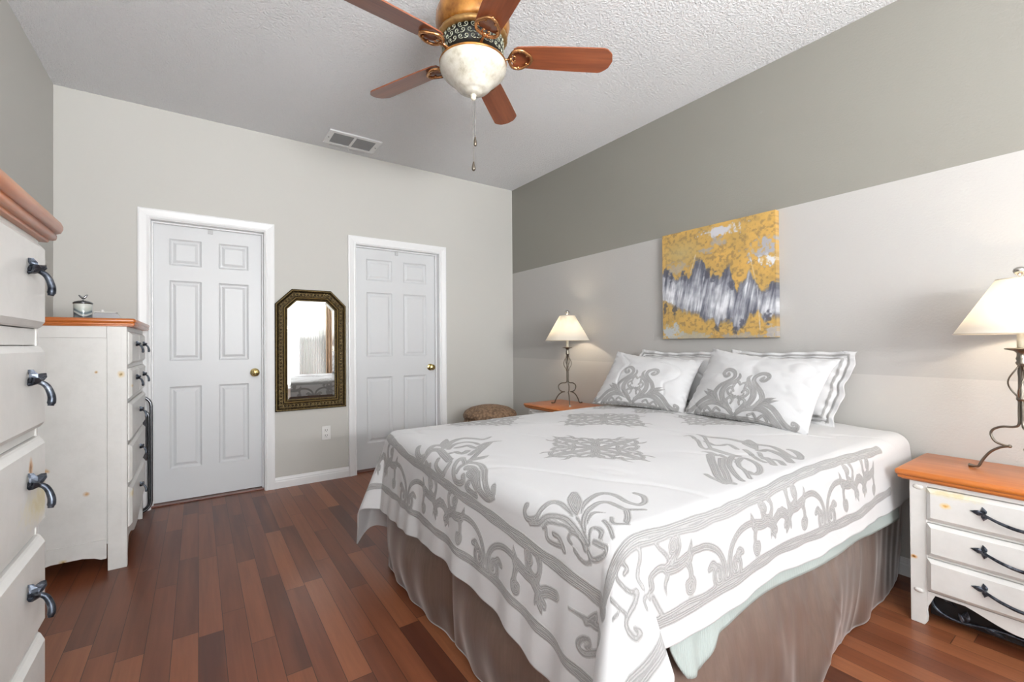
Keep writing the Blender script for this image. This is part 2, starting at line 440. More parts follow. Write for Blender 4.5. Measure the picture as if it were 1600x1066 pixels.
# ceiling vent
v = thing('ceiling_vent', (1.045, 3.762, ZC), 'white metal air vent with two louvred openings in the ceiling', 'vent')
bm = NB(); x0, x1, y0, y1 = .840, 1.250, 3.632, 3.892
for a, b in (((x0, y0), (x1, y0+.035)), ((x0, y1-.035), (x1, y1)), ((x0, y0+.035), (x0+.04, y1-.035)), ((x1-.04, y0+.035), (x1, y1-.035)), (((x0+x1)/2-.010, y0+.035), ((x0+x1)/2+.010, y1-.035))):
    box(bm, (a[0], a[1], ZC-.012), (b[0], b[1], ZC), .002)
fin('frame', bm, MT, v)
bm = NB(); box(bm, (x0+.03, y0+.03, ZC-.003), (x1-.03, y1-.03, ZC-.0005)); fin('duct', bm, m_simple('dark duct', (96, 98, 100), .7), v)
bm = NB()
for (a, b) in ((x0+.042, (x0+x1)/2-.011), ((x0+x1)/2+.011, x1-.042)):
    for k in range(9):
        yy = y0+.044+k*.0205
        vs4 = [bm.verts.new(q) for q in ((a, yy-.007, ZC-.0035), (b, yy-.007, ZC-.0035), (b, yy+.007, ZC-.0105), (a, yy+.007, ZC-.0105))]; bm.faces.new(vs4)
        vs4 = [bm.verts.new(q) for q in ((a, yy-.007, ZC-.0045), (b, yy-.007, ZC-.0045), (b, yy+.007, ZC-.0115), (a, yy+.007, ZC-.0115))]; bm.faces.new(vs4)
fin('louvre', bm, m_simple('grey louvre', (150, 152, 153), .5), v)
MSC = m_simple('screw head', (120, 120, 120), .4, .8)
for x in (x0+.018, x1-.018):
    bm = NB(); ball(bm, (x, 3.76, ZC-.012), .005, 8); fin('screw', bm, MSC, v)

# outlets
o = thing('wall_outlet', (.885, YB, .398), 'white duplex outlet on the back wall below the mirror', 'outlet')
bm = NB(); box(bm, (.850, YB-.006, .340), (.920, YB, .456), .003); fin('cover_plate', bm, MWHITE, o)
for z in (.376, .420):
    bm = NB(); box(bm, (.868, YB-.009, z-.016), (.902, YB-.004, z+.016), .003); f = fin('receptacle', bm, MWHITE, o)
    bm = NB()
    box(bm, (.876, YB-.0098, z-.003), (.879, YB-.0085, z+.009)); box(bm, (.891, YB-.0098, z-.003), (.894, YB-.0085, z+.009)); ball(bm, (.885, YB-.009, z-.010), .0028, 6)
    fin('slot', bm, MBLACK, f)

o = thing('power_adapter', (XR, .76, .175), 'black power adapter plugged in low on the right wall between bed and nightstand', 'power adapter')
bm = NB(); box(bm, (XR-.027, .735, .115), (XR, .79, .235), .006); fin('adapter_body', bm, MBLACK, o)
bm = NB(); box(bm, (XR-.031, .745, .135), (XR-.026, .78, .165), .002); fin('plug', bm, m_simple('dark grey plastic', (60, 60, 64), .4), o)

# curtains on the front wall (seen in the mirror)
def curtain(x0, x1, y, mat, label, group=None, amp=.03, n=14, xs=1):
    bm = NB(); NXX = 120; rows = [.04, .7, 1.4, 2.1, 2.66]; grid = []
    for z in rows:
        r = []
        for i in range(NXX+1):
            u = i/NXX; a = amp*(.75+.25*math.sin(z*2+u*5))
            r.append(bm.verts.new((x0+(x1-x0)*u+.006*math.sin(9*u+z), y+a*math.sin(2*PI*n*u+.6*math.sin(3*z)), z)))
        grid.append(r)
    for A_, B_ in zip(grid, grid[1:]):
        for i in range(NXX):
            f = bm.faces.new((A_[i], A_[i+1], B_[i+1], B_[i])); f.smooth = True
    return bm
rod = thing('curtain_rod', (.9, YF+.09, 2.68), 'bronze curtain rod above the wide window', 'curtain rod')
bm = NB(); tube(bm, [(-.5, YF+.09, 2.68), (2.68, YF+.09, 2.68)], .012, 12); fin('rod', bm, m_simple('bronze', (80, 62, 46), .35, .8), rod)
MBZ = m_simple('bronze knob', (80, 62, 46), .35, .8)
for x in (-.5, 2.68):
    bm = NB(); ball(bm, (x, YF+.09, 2.68), .026, 12); fin('finial', bm, MBZ, rod)
for x in (-.42, 2.64):
    bm = NB(); box(bm, (x-.01, YF, 2.67), (x+.01, YF+.09, 2.69)); fin('bracket', bm, MBZ, rod)
t = NT('sheer white curtain'); t.base(lin((236, 236, 234))); t.set(.8); t.b.inputs['Transmission Weight'].default_value = .0
tr = t.n('ShaderNodeBsdfTranslucent'); tr.inputs[0].default_value = (.9, .9, .88, 1); mx = t.n('ShaderNodeMixShader'); mx.inputs[0].default_value = .12
t.l(t.b.outputs[0], mx.inputs[1]); t.l(tr.outputs[0], mx.inputs[2]); t.l(mx.outputs[0], t.t.nodes['Material Output'].inputs[0]); MSHEER = t.m
bm = curtain(1.66, 2.16, YF+.09, MSHEER, '')
for z in []: pass
o = fin('curtain', bm, MSHEER); tag(o, 'white sheer curtain drawn to the right side of the wide window', 'curtain', 'curtains on the rod')
o = fin('curtain', curtain(2.17, 2.62, YF+.09, None, '', n=8), m_simple('tan curtain cloth', (196, 172, 146), .85)); tag(o, 'tan curtain panel hanging at the right end of the rod', 'curtain', 'curtains on the rod')

PI_4 = math.pi/4
# ---- comforter: cloth coordinates (s from the foot, t from the near side) to the room ----
CX, CY, CW, CR, CZ = .83, .73, 1.46, .07, .705
def smooth(x): 
    x = np.clip(x, 0, 1); return x*x*(3-2*x)
_rng = np.random.RandomState(7)
_LAT = _rng.rand(256, 256)
def vnoise(x, y):
    x = np.asarray(x, float); y = np.asarray(y, float)
    xi = np.floor(x).astype(int); yi = np.floor(y).astype(int)
    fx = x-xi; fy = y-yi; fx = fx*fx*(3-2*fx); fy = fy*fy*(3-2*fy)
    g = lambda a, b: _LAT[a % 256, b % 256]
    return ((g(xi, yi)*(1-fx)+g(xi+1, yi)*fx)*(1-fy)+(g(xi, yi+1)*(1-fx)+g(xi+1, yi+1)*fx)*fy)*2-1
def fbm(x, y, n=4):
    a = 0; w = 1; tot = 0
    for k in range(n):
        a = a+w*vnoise(x*2**k+17.3*k, y*2**k+5.1*k); tot += w; w *= .5
    return a/tot
def cloth_pos(s, t):
    s = np.asarray(s, float); t = np.asarray(t, float)
    far = t > CW
    a = np.maximum(-s, 0); b = np.where(far, t-CW, np.maximum(-t, 0))
    r = np.hypot(a, b); phi = np.arctan2(b, a+1e-9)
    phi = np.where(r < 1e-7, 0, phi)
    q = CR*math.pi/2
    th = np.minimum(r, q)/CR
    off = CR*np.sin(th); dz = CR*(1-np.cos(th)); e = np.maximum(r-q, 0)
    cp, sp = np.cos(phi), np.sin(phi)
    xo = off*cp; yo = off*sp
    h = np.where(far, .29, .40)*np.sin(2*phi)*(1+.12*np.sin(6*phi)); w = np.where(far | (phi < PI_4), .13, .27)*np.sin(4*phi)
    fl = .09
    gx = fl*cp+(h+w)*.7071; gy = fl*sp+(h-w)*.7071
    g2 = np.minimum(gx*gx+gy*gy, .9)
    xo = xo+e*gx; yo = yo+e*gy
    z = CZ-dz-e*np.sqrt(1-g2)
    # folds hanging along the foot, softer ones along the near side
    k1 = smooth(t/.12)*smooth((CW-t)/.12)*cp**2*(a > 0)
    tt = np.clip(t, 0, CW)
    fold = .5*np.sin(23*tt+1.2*np.sin(7*tt))+.35*np.sin(47*tt+2+2*np.sin(5*tt))+.3*np.sin(11*tt+.6)
    xo = xo+k1*np.minimum(e/.3, 1.2)*.011*fold
    k2 = smooth(s/.12)*sp**2*(b > 0)
    ss = np.maximum(s, 0)
    fold2 = np.sin(6.5*ss+.5)+.5*np.sin(15*ss+2)+.25*np.sin(38*ss)
    yo = yo+k2*np.minimum(e/.25, 1.2)*.009*fold2
    x = CX+np.maximum(s, 0)-xo
    y = CY+np.where(far, CW, np.clip(t, 0, CW))+np.where(far, yo, -yo)
    # soft crown and wrinkles of the top
    cov = smooth(np.minimum(np.minimum(t, CW-t)/.35, 1))*smooth(s/.35)
    wr = fbm(s*2.2+3, t*2.2+9, 3)*.011
    ridge = np.abs(fbm(s*3.1+t*1.3+40, (t-s*.45)*1.1+3, 3))
    wr2 = -np.exp(-(ridge/.045)**2)*.0035
    top = np.maximum(0, 1-r/.08)
    z = z+top*(cov*.012+wr*(.35+.65*cov))+wr2*np.maximum(0, 1-r/.3)
    return np.stack([x, y, z], -1)
HEM_N = lambda s: -(.300+.028*np.clip(s/1.5, 0, 1)+.006*np.sin(9*s))
HEM_F = lambda t: -(.412+.010*np.sin(6*t)+.075*np.exp(-(np.maximum(t, 0)/.28)**2))
IN_F = lambda t: -np.interp(t, [-.05, .02, .54, 1.16, 1.46, 1.6], [.20, .19, .145, .105, .06, .05])
OUT_F = lambda t: -np.interp(t, [-.05, .1, .25, .5, 1.5], [.395, .38, .352, .328, .305])
IN_N = lambda s: -(.055+.01*np.sin(5*s))
OUT_N = lambda s: -(.235+.020*np.clip(s/1.5, 0, 1)+.006*np.sin(6*s+1))

# ---------------- chests and nightstands ----------------
def leaf(bm, T, base, tip, wd, n0, hgt=.006):
    b = np.array(base); t = np.array(tip); d = t-b; L = np.hypot(*d); u = d/L; v = np.array((-u[1], u[0]))
    prof = [(0, .18), (.2, .8), (.45, 1), (.7, .62), (1, 0.02)]
    mid = [bm.verts.new(T((b+d*k)[0], n0+hgt*(.5+.5*math.sin(PI*k)), (b+d*k)[1])) for k, _ in prof]
    for sgn in (1, -1):
        e = [(b+d*k+v*sgn*wd/2*w_, k) for k, w_ in prof]
        ev = [bm.verts.new(T(p[0], n0+hgt*.15, p[1])) for p, k in e]; eb = [bm.verts.new(T(p[0], n0-.001, p[1])) for p, k in e]
        m2 = [bm.verts.new(T((b+d*k+v*sgn*wd*.22*w_)[0], n0+hgt*(.95 if 0 < k < 1 else .5), (b+d*k+v*sgn*wd*.22*w_)[1])) for k, w_ in prof]
        for i in range(4):
            for A_, B_ in ((mid, m2), (m2, ev), (ev, eb)):
                f = bm.faces.new((A_[i], A_[i+1], B_[i+1], B_[i])); f.smooth = False
def pull(bm, T, cw, cz, n0, L, drop=.022, out=.034):
    """leaf-ended bail pull centred on (cw, cz), sticking out from n0"""
    for s in (-1, 1):
        e = cw+s*L/2
        leaf(bm, T, (e, cz), (e+s*.036, cz+.005), .020, n0)
        leaf(bm, T, (e-s*.002, cz), (e+s*.004, cz+.027), .018, n0)
        leaf(bm, T, (e-s*.002, cz), (e+s*.001, cz-.024), .018, n0)
        tube(bm, [T(e, n0-.001, cz), T(e, n0+.012, cz)], .0065, 8)
    pts = [(cw-L/2, n0+.006, cz), (cw-L/2+.012, n0+.018, cz-.002), (cw-L*.34, n0+out*.8, cz-drop*.55), (cw-L*.18, n0+out, cz-drop*.95), (cw, n0+out, cz-drop),
           (cw+L*.18, n0+out, cz-drop*.95), (cw+L*.34, n0+out*.8, cz-drop*.55), (cw+L/2-.012, n0+.018, cz-.002), (cw+L/2, n0+.006, cz)]
    sp = spline(pts, 4); m = len(sp)
    tube(bm, [T(*p) for p in sp], [.0042+.0022*math.sin(PI*i/(m-1)) for i in range(m)], 8)
def small_pull(bm, T, cw, cz, n0, k=1.0):
    for dx, dz in ((-.024, .012), (.024, .018), (-.004, .026)):
        leaf(bm, lambda a, n_, b: T(a, n_+abs(a-cw)*.55, b), (cw, cz), (cw+dx*k, cz+dz*k), .015*k, n0, .012*k)
    sp = spline([(cw, n0, cz), (cw, n0+.012*k, cz+.004*k), (cw, n0+.024*k, cz-.004*k), (cw-.002*k, n0+.031*k, cz-.024*k), (cw-.004*k, n0+.030*k, cz-.040*k)], 5); m = len(sp)-1
    tube(bm, [T(*p) for p in sp], [(.0034+.0030*(i/m))*k*(1 if i < m-1 else .7) for i in range(m+1)], 10)
def drawer_front(bm, T, w0, w1, z0, z1, D, pr=.017, ch=.014):
    """box front with a raised field: step, bevelled slope, flat field"""
    lv = [(0, -.012), (0, .004), (.003, .008), (ch, pr), (ch+.004, pr)]
    rings = []
    for o, n in lv:
        q = [(w0+o, z0+o), (w1-o, z0+o), (w1-o, z1-o), (w0+o, z1-o)]
        rings.append([bm.verts.new(T(a, D+n, b)) for a, b in q])
    for A_, B_ in zip(rings, rings[1:]):
        for k in range(4): bm.faces.new((A_[k], A_[(k+1) % 4], B_[(k+1) % 4], B_[k]))
    bm.faces.new(rings[0]); bm.faces.new(rings[-1])
def cabinet(name, label, cat, group, T, Wd, D, H, rows, mbody, mtop, stile=.053, th=.038, over=(.028, .04), apron=.085, scroll=False, plugs=True, handle='pull', hz=None, mdraw=None, side_top=.05, apron_top=None):
    """T(w, n, z): w along the front, n out from the wall, z up; H is the height to the top surface"""
    root = thing(name, tuple(T(Wd/2, D/2, 0)), label, cat, group)
    B = H-th; mdraw = mdraw or mbody
    bm = NB()
    Tb = lambda c: T(c[0], c[1], c[2])
    at = apron_top or rows[-1][0]-.004
    # front stiles that run down into legs, with a soft bracket foot
    for s in (0, 1):
        X = (lambda w: w) if s == 0 else (lambda w: Wd-w)
        foot = [(0, 0), (stile*.80, 0), (stile*.93, .012), (stile*.97, .030), (stile*.88, .055), (stile, .085), (stile, B), (0, B)]
        prism(bm, [(X(u), v) for u, v in foot], D-.022, D, lambda u, v, d: T(u, d, v), .0015)
        sd = [(D-.075, 0), (D-.02, 0), (D-.02, B), (D-.078, B)]
        xa, xb = (0, .02) if s == 0 else (Wd-.02, Wd)
        prism(bm, sd, xa, xb, lambda u, v, d: T(d, u, v), .0012)
        # rear leg
        prism(bm, [(0, 0), (.05, 0), (.055, B), (0, B)], xa, xb, lambda u, v, d: T(d, u, v), .001)
        # side panel set in a touch, top rail and shaped bottom rail
        ia, ib = (.007, .018) if s == 0 else (Wd-.018, Wd-.007)
        ja, jb = (.002, .019) if s == 0 else (Wd-.019, Wd-.002)
        box(bm, (ia, .05, apron+.05), (ib, D-.07, B-.02), 0, Tb)
        box(bm, (ja, .053, B-side_top), (jb, D-.0790, B), .001, Tb)
        lo = [(.05, apron+.075), (.05, .055), (.075, .055), (.105, apron-.012), (.15, apron), (D-.17, apron), (D-.125, apron-.010), (D-.10, apron-.022), (D-.0795, apron-.022), (D-.0795, apron+.075)]
        prism(bm, lo, ja, jb, lambda u, v, d: T(d, u, v), 0)
    box(bm, (.02, 0, .10), (Wd-.02, .012, B), 0, Tb)
    box(bm, (.018, .012, at+.0), (Wd-.018, D-.022, at+.012), 0, Tb)
    # rails
    box(bm, (stile, D-.022, rows[0][1]+.003), (Wd-stile, D, B), 0, Tb)
    for (a, b), (c, d) in [(p_[:2], q_[:2]) for p_, q_ in zip(rows, rows[1:])]: box(bm, (stile, D-.022, d+.002), (Wd-stile, D-.002, a-.002), 0, Tb)
    # front apron with a shaped lower edge
    pts = []; n = 28
    for k in range(n+1):
        u = k/n; w = stile+(Wd-2*stile)*u; q = abs(2*u-1)
        z = apron+.052*smoothf((q-.15)/.65) if q < .93 else apron+.052-.06*((q-.93)/.07)**1.4
        pts.append((w, min(z, at-.01)))
    prism(bm, pts+[(Wd-stile, at), (stile, at)], D-.02, D, lambda u, v, d: T(u, d, v))
    body = fin('body', bm, mbody, root)
    # top board with a rolled double edge
    bm = NB(); ov, os_ = over
    def slab(z0, z1, o, r):
        box(bm, (-os_+o, 0, z0), (Wd+os_-o, D+ov-o, z1), r, Tb)
    slab(B+th*.40, H, 0, th*.24); slab(B+th*.12, B+th*.46, min(ov, os_)*.28, th*.12); slab(B, B+th*.2, min(ov, os_)*.62, th*.06)
    tp = fin('top', bm, mtop, root, shade=True, smooth_angle=.9); tp['label'] = 'honey coloured wooden top with rolled edge'
    # plugs
    if plugs:
        for w in (stile*.5, Wd-stile*.5):
            for z in (B-.024, .132):
                bm = NB(); ball(bm, (0, 0, 0), .016, 14, (1, .45, .62), T=lambda c: T(w+c[0], D+c[1], z+c[2])); fin('plug', bm, mbody, root)
    # drawers
    def add_drawer(w0, w1, z0, z1, mode):
        bm = NB(); drawer_front(bm, T, w0, w1, z0, z1, D); d = fin('drawer', bm, mdraw, root)
        hb = NB(); cw = (w0+w1)/2; cz = (z0+z1)/2+.008
        if mode == 'pull': pull(hb, T, cw, cz, D+.017, min(.27, (w1-w0)*.46))
        elif mode == 'two':
            for q in (w0+.142, w1-.142):
                h2 = NB(); small_pull(h2, T, q, cz+.006, D+.017, 1.15); h = fin('handle', h2, MIRON, d); h['label'] = 'pewter leaf-ended pull'
            hb.free(); return
        else: small_pull(hb, T, cw, cz+.004, D+.017)
        h = fin('handle', hb, MIRON, d); h['label'] = 'pewter leaf-ended pull'
    for row in rows:
        z0, z1 = row[0], row[1]; mode = row[2] if len(row) > 2 else 'pull'
        if mode == 'pair':
            add_drawer(stile, Wd/2-.003, z0, z1, 'small'); add_drawer(Wd/2+.003, Wd-stile, z0, z1, 'small')
        else: add_drawer(stile, Wd-stile, z0, z1, mode)
    if scroll:
        bm = NB()
        for s in (1, -1):
            X = (lambda w: w) if s == 1 else (lambda w: Wd-w)
            p = [(.098, .126), (.075, .131), (.058, .118), (.057, .092), (.072, .064), (.105, .048), (.150, .046), (.200, .056), (.255, .064), (.31, .060)]
            tube(bm, [T(X(a), D-.035, b) for a, b in spline(p, 5)], .0062, 8)
            T2 = lambda a, n_, b: T(X(a), n_, b)
            leaf(bm, T2, (.082, .128), (.132, .100), .020, D-.032); leaf(bm, T2, (.150, .050), (.160, .098), .026, D-.032); leaf(bm, T2, (.205, .058), (.258, .050), .020, D-.032)
            leaf(bm, T2, (.150, .050), (.135, .080), .018, D-.030)
        s_ = fin('scroll_ornament', bm, MIRON, root); s_['label'] = 'wrought iron vine scroll under the bottom drawer'
        bm = NB(); box(bm, (.05, D-.06, .03), (Wd-.05, D-.055, apron+.07), 0, Tb); fin('shadow_panel', bm, MBLACK, root)  # black sheet standing in for the shade behind the scroll
    return root
def smoothf(x):
    x = max(0, min(1, x)); return x*x*(3-2*x)

HALO = (206, 160, 84); DK = (120, 66, 24)
m_night = m_distressed('whitewashed pine, right nightstand', knots=[(2.365, .468, .497, .03, .019, .013, (196, 140, 56), (222, 196, 140)), (2.387, .566, .262, .02, .013, .010, (80, 50, 20), (206, 150, 70))],
                       stain=(2.37, .45, .545, .03, .12, .02))
m_night2 = m_distressed('whitewashed pine, left nightstand')
m_chest2 = m_distressed('whitewashed pine, far chest', knots=[(-.421, 3.05, 1.009, .011, .02, .009, (70, 44, 20), (190, 150, 90)), (-.325, 3.05, .994, .018, .02, .020, (140, 116, 74), (206, 184, 140)),
    (-.602, 3.05, .538, .018, .02, .014, (110, 66, 20), (190, 146, 80)), (-.456, 3.05, .402, .017, .02, .015, (110, 66, 20), (186, 136, 66)), (-.541, 3.05, .088, .018, .02, .014, (140, 110, 60), (200, 178, 130)),
    (-.285, 3.12, .93, .03, .03, .012, (150, 110, 60), (206, 178, 120)), (-.285, 3.12, .36, .03, .04, .03, (190, 160, 96), (214, 196, 150))])
m_chest1 = m_distressed('whitewashed pine, near chest', knots=[(-.283, 1.34, .880, .02, .018, .032, (112, 70, 48), (196, 150, 96)), (-.283, 1.47, .44, .02, .03, .03, (190, 170, 120), (212, 200, 160))],
                        stain=(-.283, 1.42, .80, .03, .16, .05))
TN = lambda y0: (lambda w, n, z: Vector((XR-.018-n, y0+w, z)))
rows_n = [(.425, .553), (.285, .413), (.143, .273)]
DN = XR-.018-2.387
cabinet('nightstand', 'whitewashed nightstand with three drawers beside the near side of the bed', 'nightstand', 'nightstands beside the bed', TN(-.122), .70, DN, .615, rows_n, m_night, MORANGE, scroll=True, over=(.030, .042), th=.042)
cabinet('nightstand', 'nightstand mostly hidden behind the bed, only its honey top showing in the far corner', 'nightstand', 'nightstands beside the bed', TN(2.46), .70, DN, .615, rows_n, m_night2, MORANGE, scroll=True, over=(.030, .042), th=.042)
TCh = lambda y0, x0=XL+.02: (lambda w, n, z: Vector((x0+n, y0+w, z)))
rows2 = [(1.045, 1.215, 'pair'), (.865, 1.022, 'pair'), (.645, .842, 'small'), (.425, .622, 'small'), (.195, .402, 'small')]
cabinet('chest_of_drawers', 'whitewashed tall chest with seven drawers and a honey top, standing near the back wall', 'chest of drawers', 'whitewashed chests along the left wall', TCh(3.05), .81, -.302-(XL+.02), 1.283, rows2, m_chest2, MORANGE_X, stile=.035, over=(.036, .012), th=.042, apron=.085, plugs=False, side_top=.058)
rows1 = [(1.180, 1.372, 'two'), (.955, 1.140, 'two'), (.738, .935, 'two'), (.510, .712, 'two'), (.285, .490, 'two')]
cabinet('chest_of_drawers', 'taller whitewashed chest cut off by the left edge of the photo, closest to the camera', 'chest of drawers', 'whitewashed chests along the left wall', TCh(.60), .875, -.302-(XL+.02), 1.440, rows1, m_chest1, MORANGE, stile=.016, over=(.036, .045), th=.056, apron=.10, plugs=False)

# folded chair between the far chest and the back wall
fc = thing('folding_chair', (-.46, 3.955, 0), 'folded metal-tube chair tucked between the far chest and the left door', 'folding chair')
def rr(x0, x1, z0, z1, r, y):
    P_ = []
    for cx, cz, a0 in ((x1-r, z1-r, 0), (x0+r, z1-r, 90), (x0+r, z0+r, 180), (x1-r, z0+r, 270)):
        for k in range(6): a = math.radians(a0+18*k); P_.append((cx+r*math.cos(a), y, cz+r*math.sin(a)))
    return P_
m_fr = m_simple('grey steel tube', (120, 122, 126), .25, .9)
bm = NB(); tube(bm, rr(-.66, -.262, .015, .80, .07, 3.925), .0095, 10, True); fin('outer_frame', bm, m_fr, fc)
bm = NB(); tube(bm, rr(-.65, -.275, .02, .70, .05, 3.952), .0095, 10, True); fin('inner_frame', bm, m_fr, fc)
bm = NB(); box(bm, (-.64, 3.933, .36), (-.285, 3.947, .66), .006); fin('seat', bm, m_simple('black vinyl', (46, 46, 50), .5), fc)
bm = NB(); box(bm, (-.63, 3.915, .62), (-.295, 3.932, .78), .006); fin('backrest', bm, m_simple('black vinyl back', (46, 46, 50), .5), fc)

# jar and dish on the far chest
j = thing('lidded_jar', (-.505, 3.29, 1.283), 'swirl-patterned glass jar with a silver bird-topped lid on the far chest', 'jar')
t = NT('banded jar glass'); p = t.obj(); x, y, z = t.sep(p)
wv = t.math('ADD', z, t.math('MULTIPLY', t.math('SINE', t.math('ADD', t.math('MULTIPLY', x, 60), 1.0)), .012))
t.base(t.ramp(t.math('MULTIPLY', wv, 11), [(.08, lin((128, 140, 144))), (.28, lin((44, 60, 72))), (.36, lin((188, 196, 194))), (.48, lin((70, 92, 104))), (.6, lin((170, 182, 178))), (.85, lin((196, 202, 196)))])); t.set(.08, Coat_Weight=.8)
bm = NB(); lathe(bm, [(.036, 0), (.038, .004), (.038, .082), (.036, .086)], (-.505, 3.29, 1.283), 32); fin('jar_body', bm, t.m, j)
bm = NB(); lathe(bm, [(.0395, .084), (.041, .087), (.041, .090), (.034, .096), (.018, .102), (.0005, .104)], (-.505, 3.29, 1.283), 32); ld = fin('lid', bm, m_simple('dark silver', (110, 112, 116), .2, 1), j)
bm = NB(); b0 = (-.505, 3.29, 1.283)
tube(bm, [(b0[0], b0[1], b0[2]+.10), (b0[0], b0[1], b0[2]+.112)], .0035, 8)
tube(bm, [(b0[0]+a, b0[1], b0[2]+c) for a, c in spline([(-.017, .132), (-.012, .126), (-.004, .118), (.004, .117), (.010, .124), (.016, .132), (.019, .131)], 4)], [.002+.004*math.sin(PI*i/24) for i in range(25)], 8)
fin('bird_knob', bm, m_simple('pewter bird', (150, 152, 156), .25, 1), ld)
d = thing('clear_dish', (-.425, 3.46, 1.283), 'low clear plastic dish with sloping sides behind the jar on the far chest', 'dish')
t = NT('clear plastic'); t.base(lin((226, 230, 236))); t.set(.08, 0, Transmission_Weight=.55, IOR=1.3)
bm = NB(); T_ = lambda c: Vector((-.425+c[0], 3.46+c[1], 1.283+c[2]))
q0 = [(-.07, -.05, 0), (.07, -.05, 0), (.07, .05, 0), (-.07, .05, 0)]; q1 = [(-.055, -.035, .050), (.040, -.035, .050), (.040, .035, .050), (-.055, .035, .050)]
A_ = [bm.verts.new(T_(q)) for q in q0]; B_ = [bm.verts.new(T_(q)) for q in q1]; bm.faces.new(A_); bm.faces.new(B_)
for k in range(4): bm.faces.new((A_[k], A_[(k+1) % 4], B_[(k+1) % 4], B_[k]))
bmesh.ops.bevel(bm, geom=list(bm.edges), offset=.005, segments=2, affect='EDGES'); fin('bowl', bm, t.m, d)
bm = NB(); box(bm, (-.482, 3.423, 1.331), (-.385, 3.497, 1.336), .002); ball(bm, (-.45, 3.46, 1.342), .009, 10); fin('lid', bm, MWHITE, d)

# wicker pouf behind the bed
pf = thing('wicker_pouf', (2.22, 3.54, 0), 'round brown woven pouf behind the far side of the bed', 'pouf')
t = NT('brown wicker'); p = t.obj(); w1 = t.n('ShaderNodeTexVoronoi'); t.l(p, w1.inputs['Vector']); w1.inputs['Scale'].default_value = 48
t.base(t.mix(w1.outputs['Distance'], lin((154, 126, 100)), lin((82, 62, 46)))); t.set(.8); t.bump(w1.outputs['Distance'], .8, .01)
bm = NB(); lathe(bm, [(.19, 0), (.23, .03), (.245, .12), (.25, .3), (.245, .42), (.235, .46)], (2.22, 3.54, 0), 48, mod=lambda a, r, z: 1+.006*math.sin(40*a)); fin('base', bm, t.m, pf)
bm = NB(); lathe(bm, [(.20, .46), (.245, .465), (.25, .485), (.235, .515), (.18, .548), (.10, .568), (.04, .575), (.0005, .576)], (2.22, 3.54, 0), 48, mod=lambda a, r, z: 1+.012*math.sin(9*a)); fin('lid', bm, t.m, pf)

# ---------------- bed ----------------
def raster(S, T_, strokes, lim=.02):
    """signed distance (negative inside) from the grid points (1-D axes S, T_) to a set of tapered strokes"""
    D = np.full((len(S), len(T_)), lim)
    for st in strokes:
        a = np.array(spline(st, 6))
        for p, q in zip(a, a[1:]):
            m = max(p[2], q[2])/2+lim
            i0, i1 = np.searchsorted(S, (min(p[0], q[0])-m, max(p[0], q[0])+m)); j0, j1 = np.searchsorted(T_, (min(p[1], q[1])-m, max(p[1], q[1])+m))
            if i0 >= i1 or j0 >= j1: continue
            X, Y = np.meshgrid(S[i0:i1], T_[j0:j1], indexing='ij')
            d = q[:2]-p[:2]; L2 = d@d+1e-12
            k = np.clip(((X-p[0])*d[0]+(Y-p[1])*d[1])/L2, 0, 1)
            dist = np.hypot(X-p[0]-k*d[0], Y-p[1]-k*d[1])-(p[2]+(q[2]-p[2])*k)/2
            D[i0:i1, j0:j1] = np.minimum(D[i0:i1, j0:j1], dist)
    return D
def grid_mesh(name, P, attr, mat, parent=None, extra=None):
    n, m = P.shape[:2]
    base = ROOT_LOC[parent.name] if parent is not None else Vector((0, 0, 0))
    V = (P-np.array(base)).reshape(-1, 3)
    idx = np.arange(n*m).reshape(n, m)
    F = np.stack([idx[:-1, :-1], idx[1:, :-1], idx[1:, 1:], idx[:-1, 1:]], -1).reshape(-1, 4)
    A = attr.reshape(-1) if attr is not None else None
    if extra is not None:
        V2, F2, A2 = extra; V = np.vstack([V, V2-np.array(base)]); F = np.vstack([F, F2+n*m])
        if A is not None: A = np.concatenate([A, A2])
    me = bpy.data.meshes.new(name); me.vertices.add(len(V)); me.vertices.foreach_set('co', V.reshape(-1))
    me.loops.add(F.size); me.loops.foreach_set('vertex_index', F.reshape(-1)); me.polygons.add(len(F))
    me.polygons.foreach_set('loop_start', np.arange(0, F.size, 4)); me.polygons.foreach_set('use_smooth', np.ones(len(F), bool))
    me.update(calc_edges=True)
    if A is not None:
        at_ = me.attributes.new('motif', 'FLOAT', 'POINT'); at_.data.foreach_set('value', A.astype(np.float32))
    me.materials.append(mat)
    o = bpy.data.objects.new(name, me); C.objects.link(o)
    if parent is not None: o.parent = parent; ROOT_LOC[o.name] = base
    return o

bed = thing('bed', (1.8, 1.46, 0), 'queen bed with a taupe satin skirt against the banded wall', 'bed')
BX0, BX1, BY0, BY1 = .80, 2.785, .70, 2.22
MMAT = m_simple('white quilted ticking', (214, 214, 212), .8, 0, .2, 30)
bm = NB(); box(bm, (BX0+.012, BY0+.012, .395), (BX1, BY1-.012, .655), .04); fin('mattress', bm, MMAT, bed, shade=True, smooth_angle=1)
bm = NB(); box(bm, (BX0+.012, BY0+.012, .16), (BX1, BY1-.012, .39), .02); fin('box_spring', bm, MMAT, bed)
for x in (BX0+.12, BX1-.12):
    for y in (BY0+.14, BY1-.14):
        bm = NB(); box(bm, (x-.02, y-.02, 0), (x+.02, y+.02, .16), .003); fin('leg', bm, MBLACK, bed)
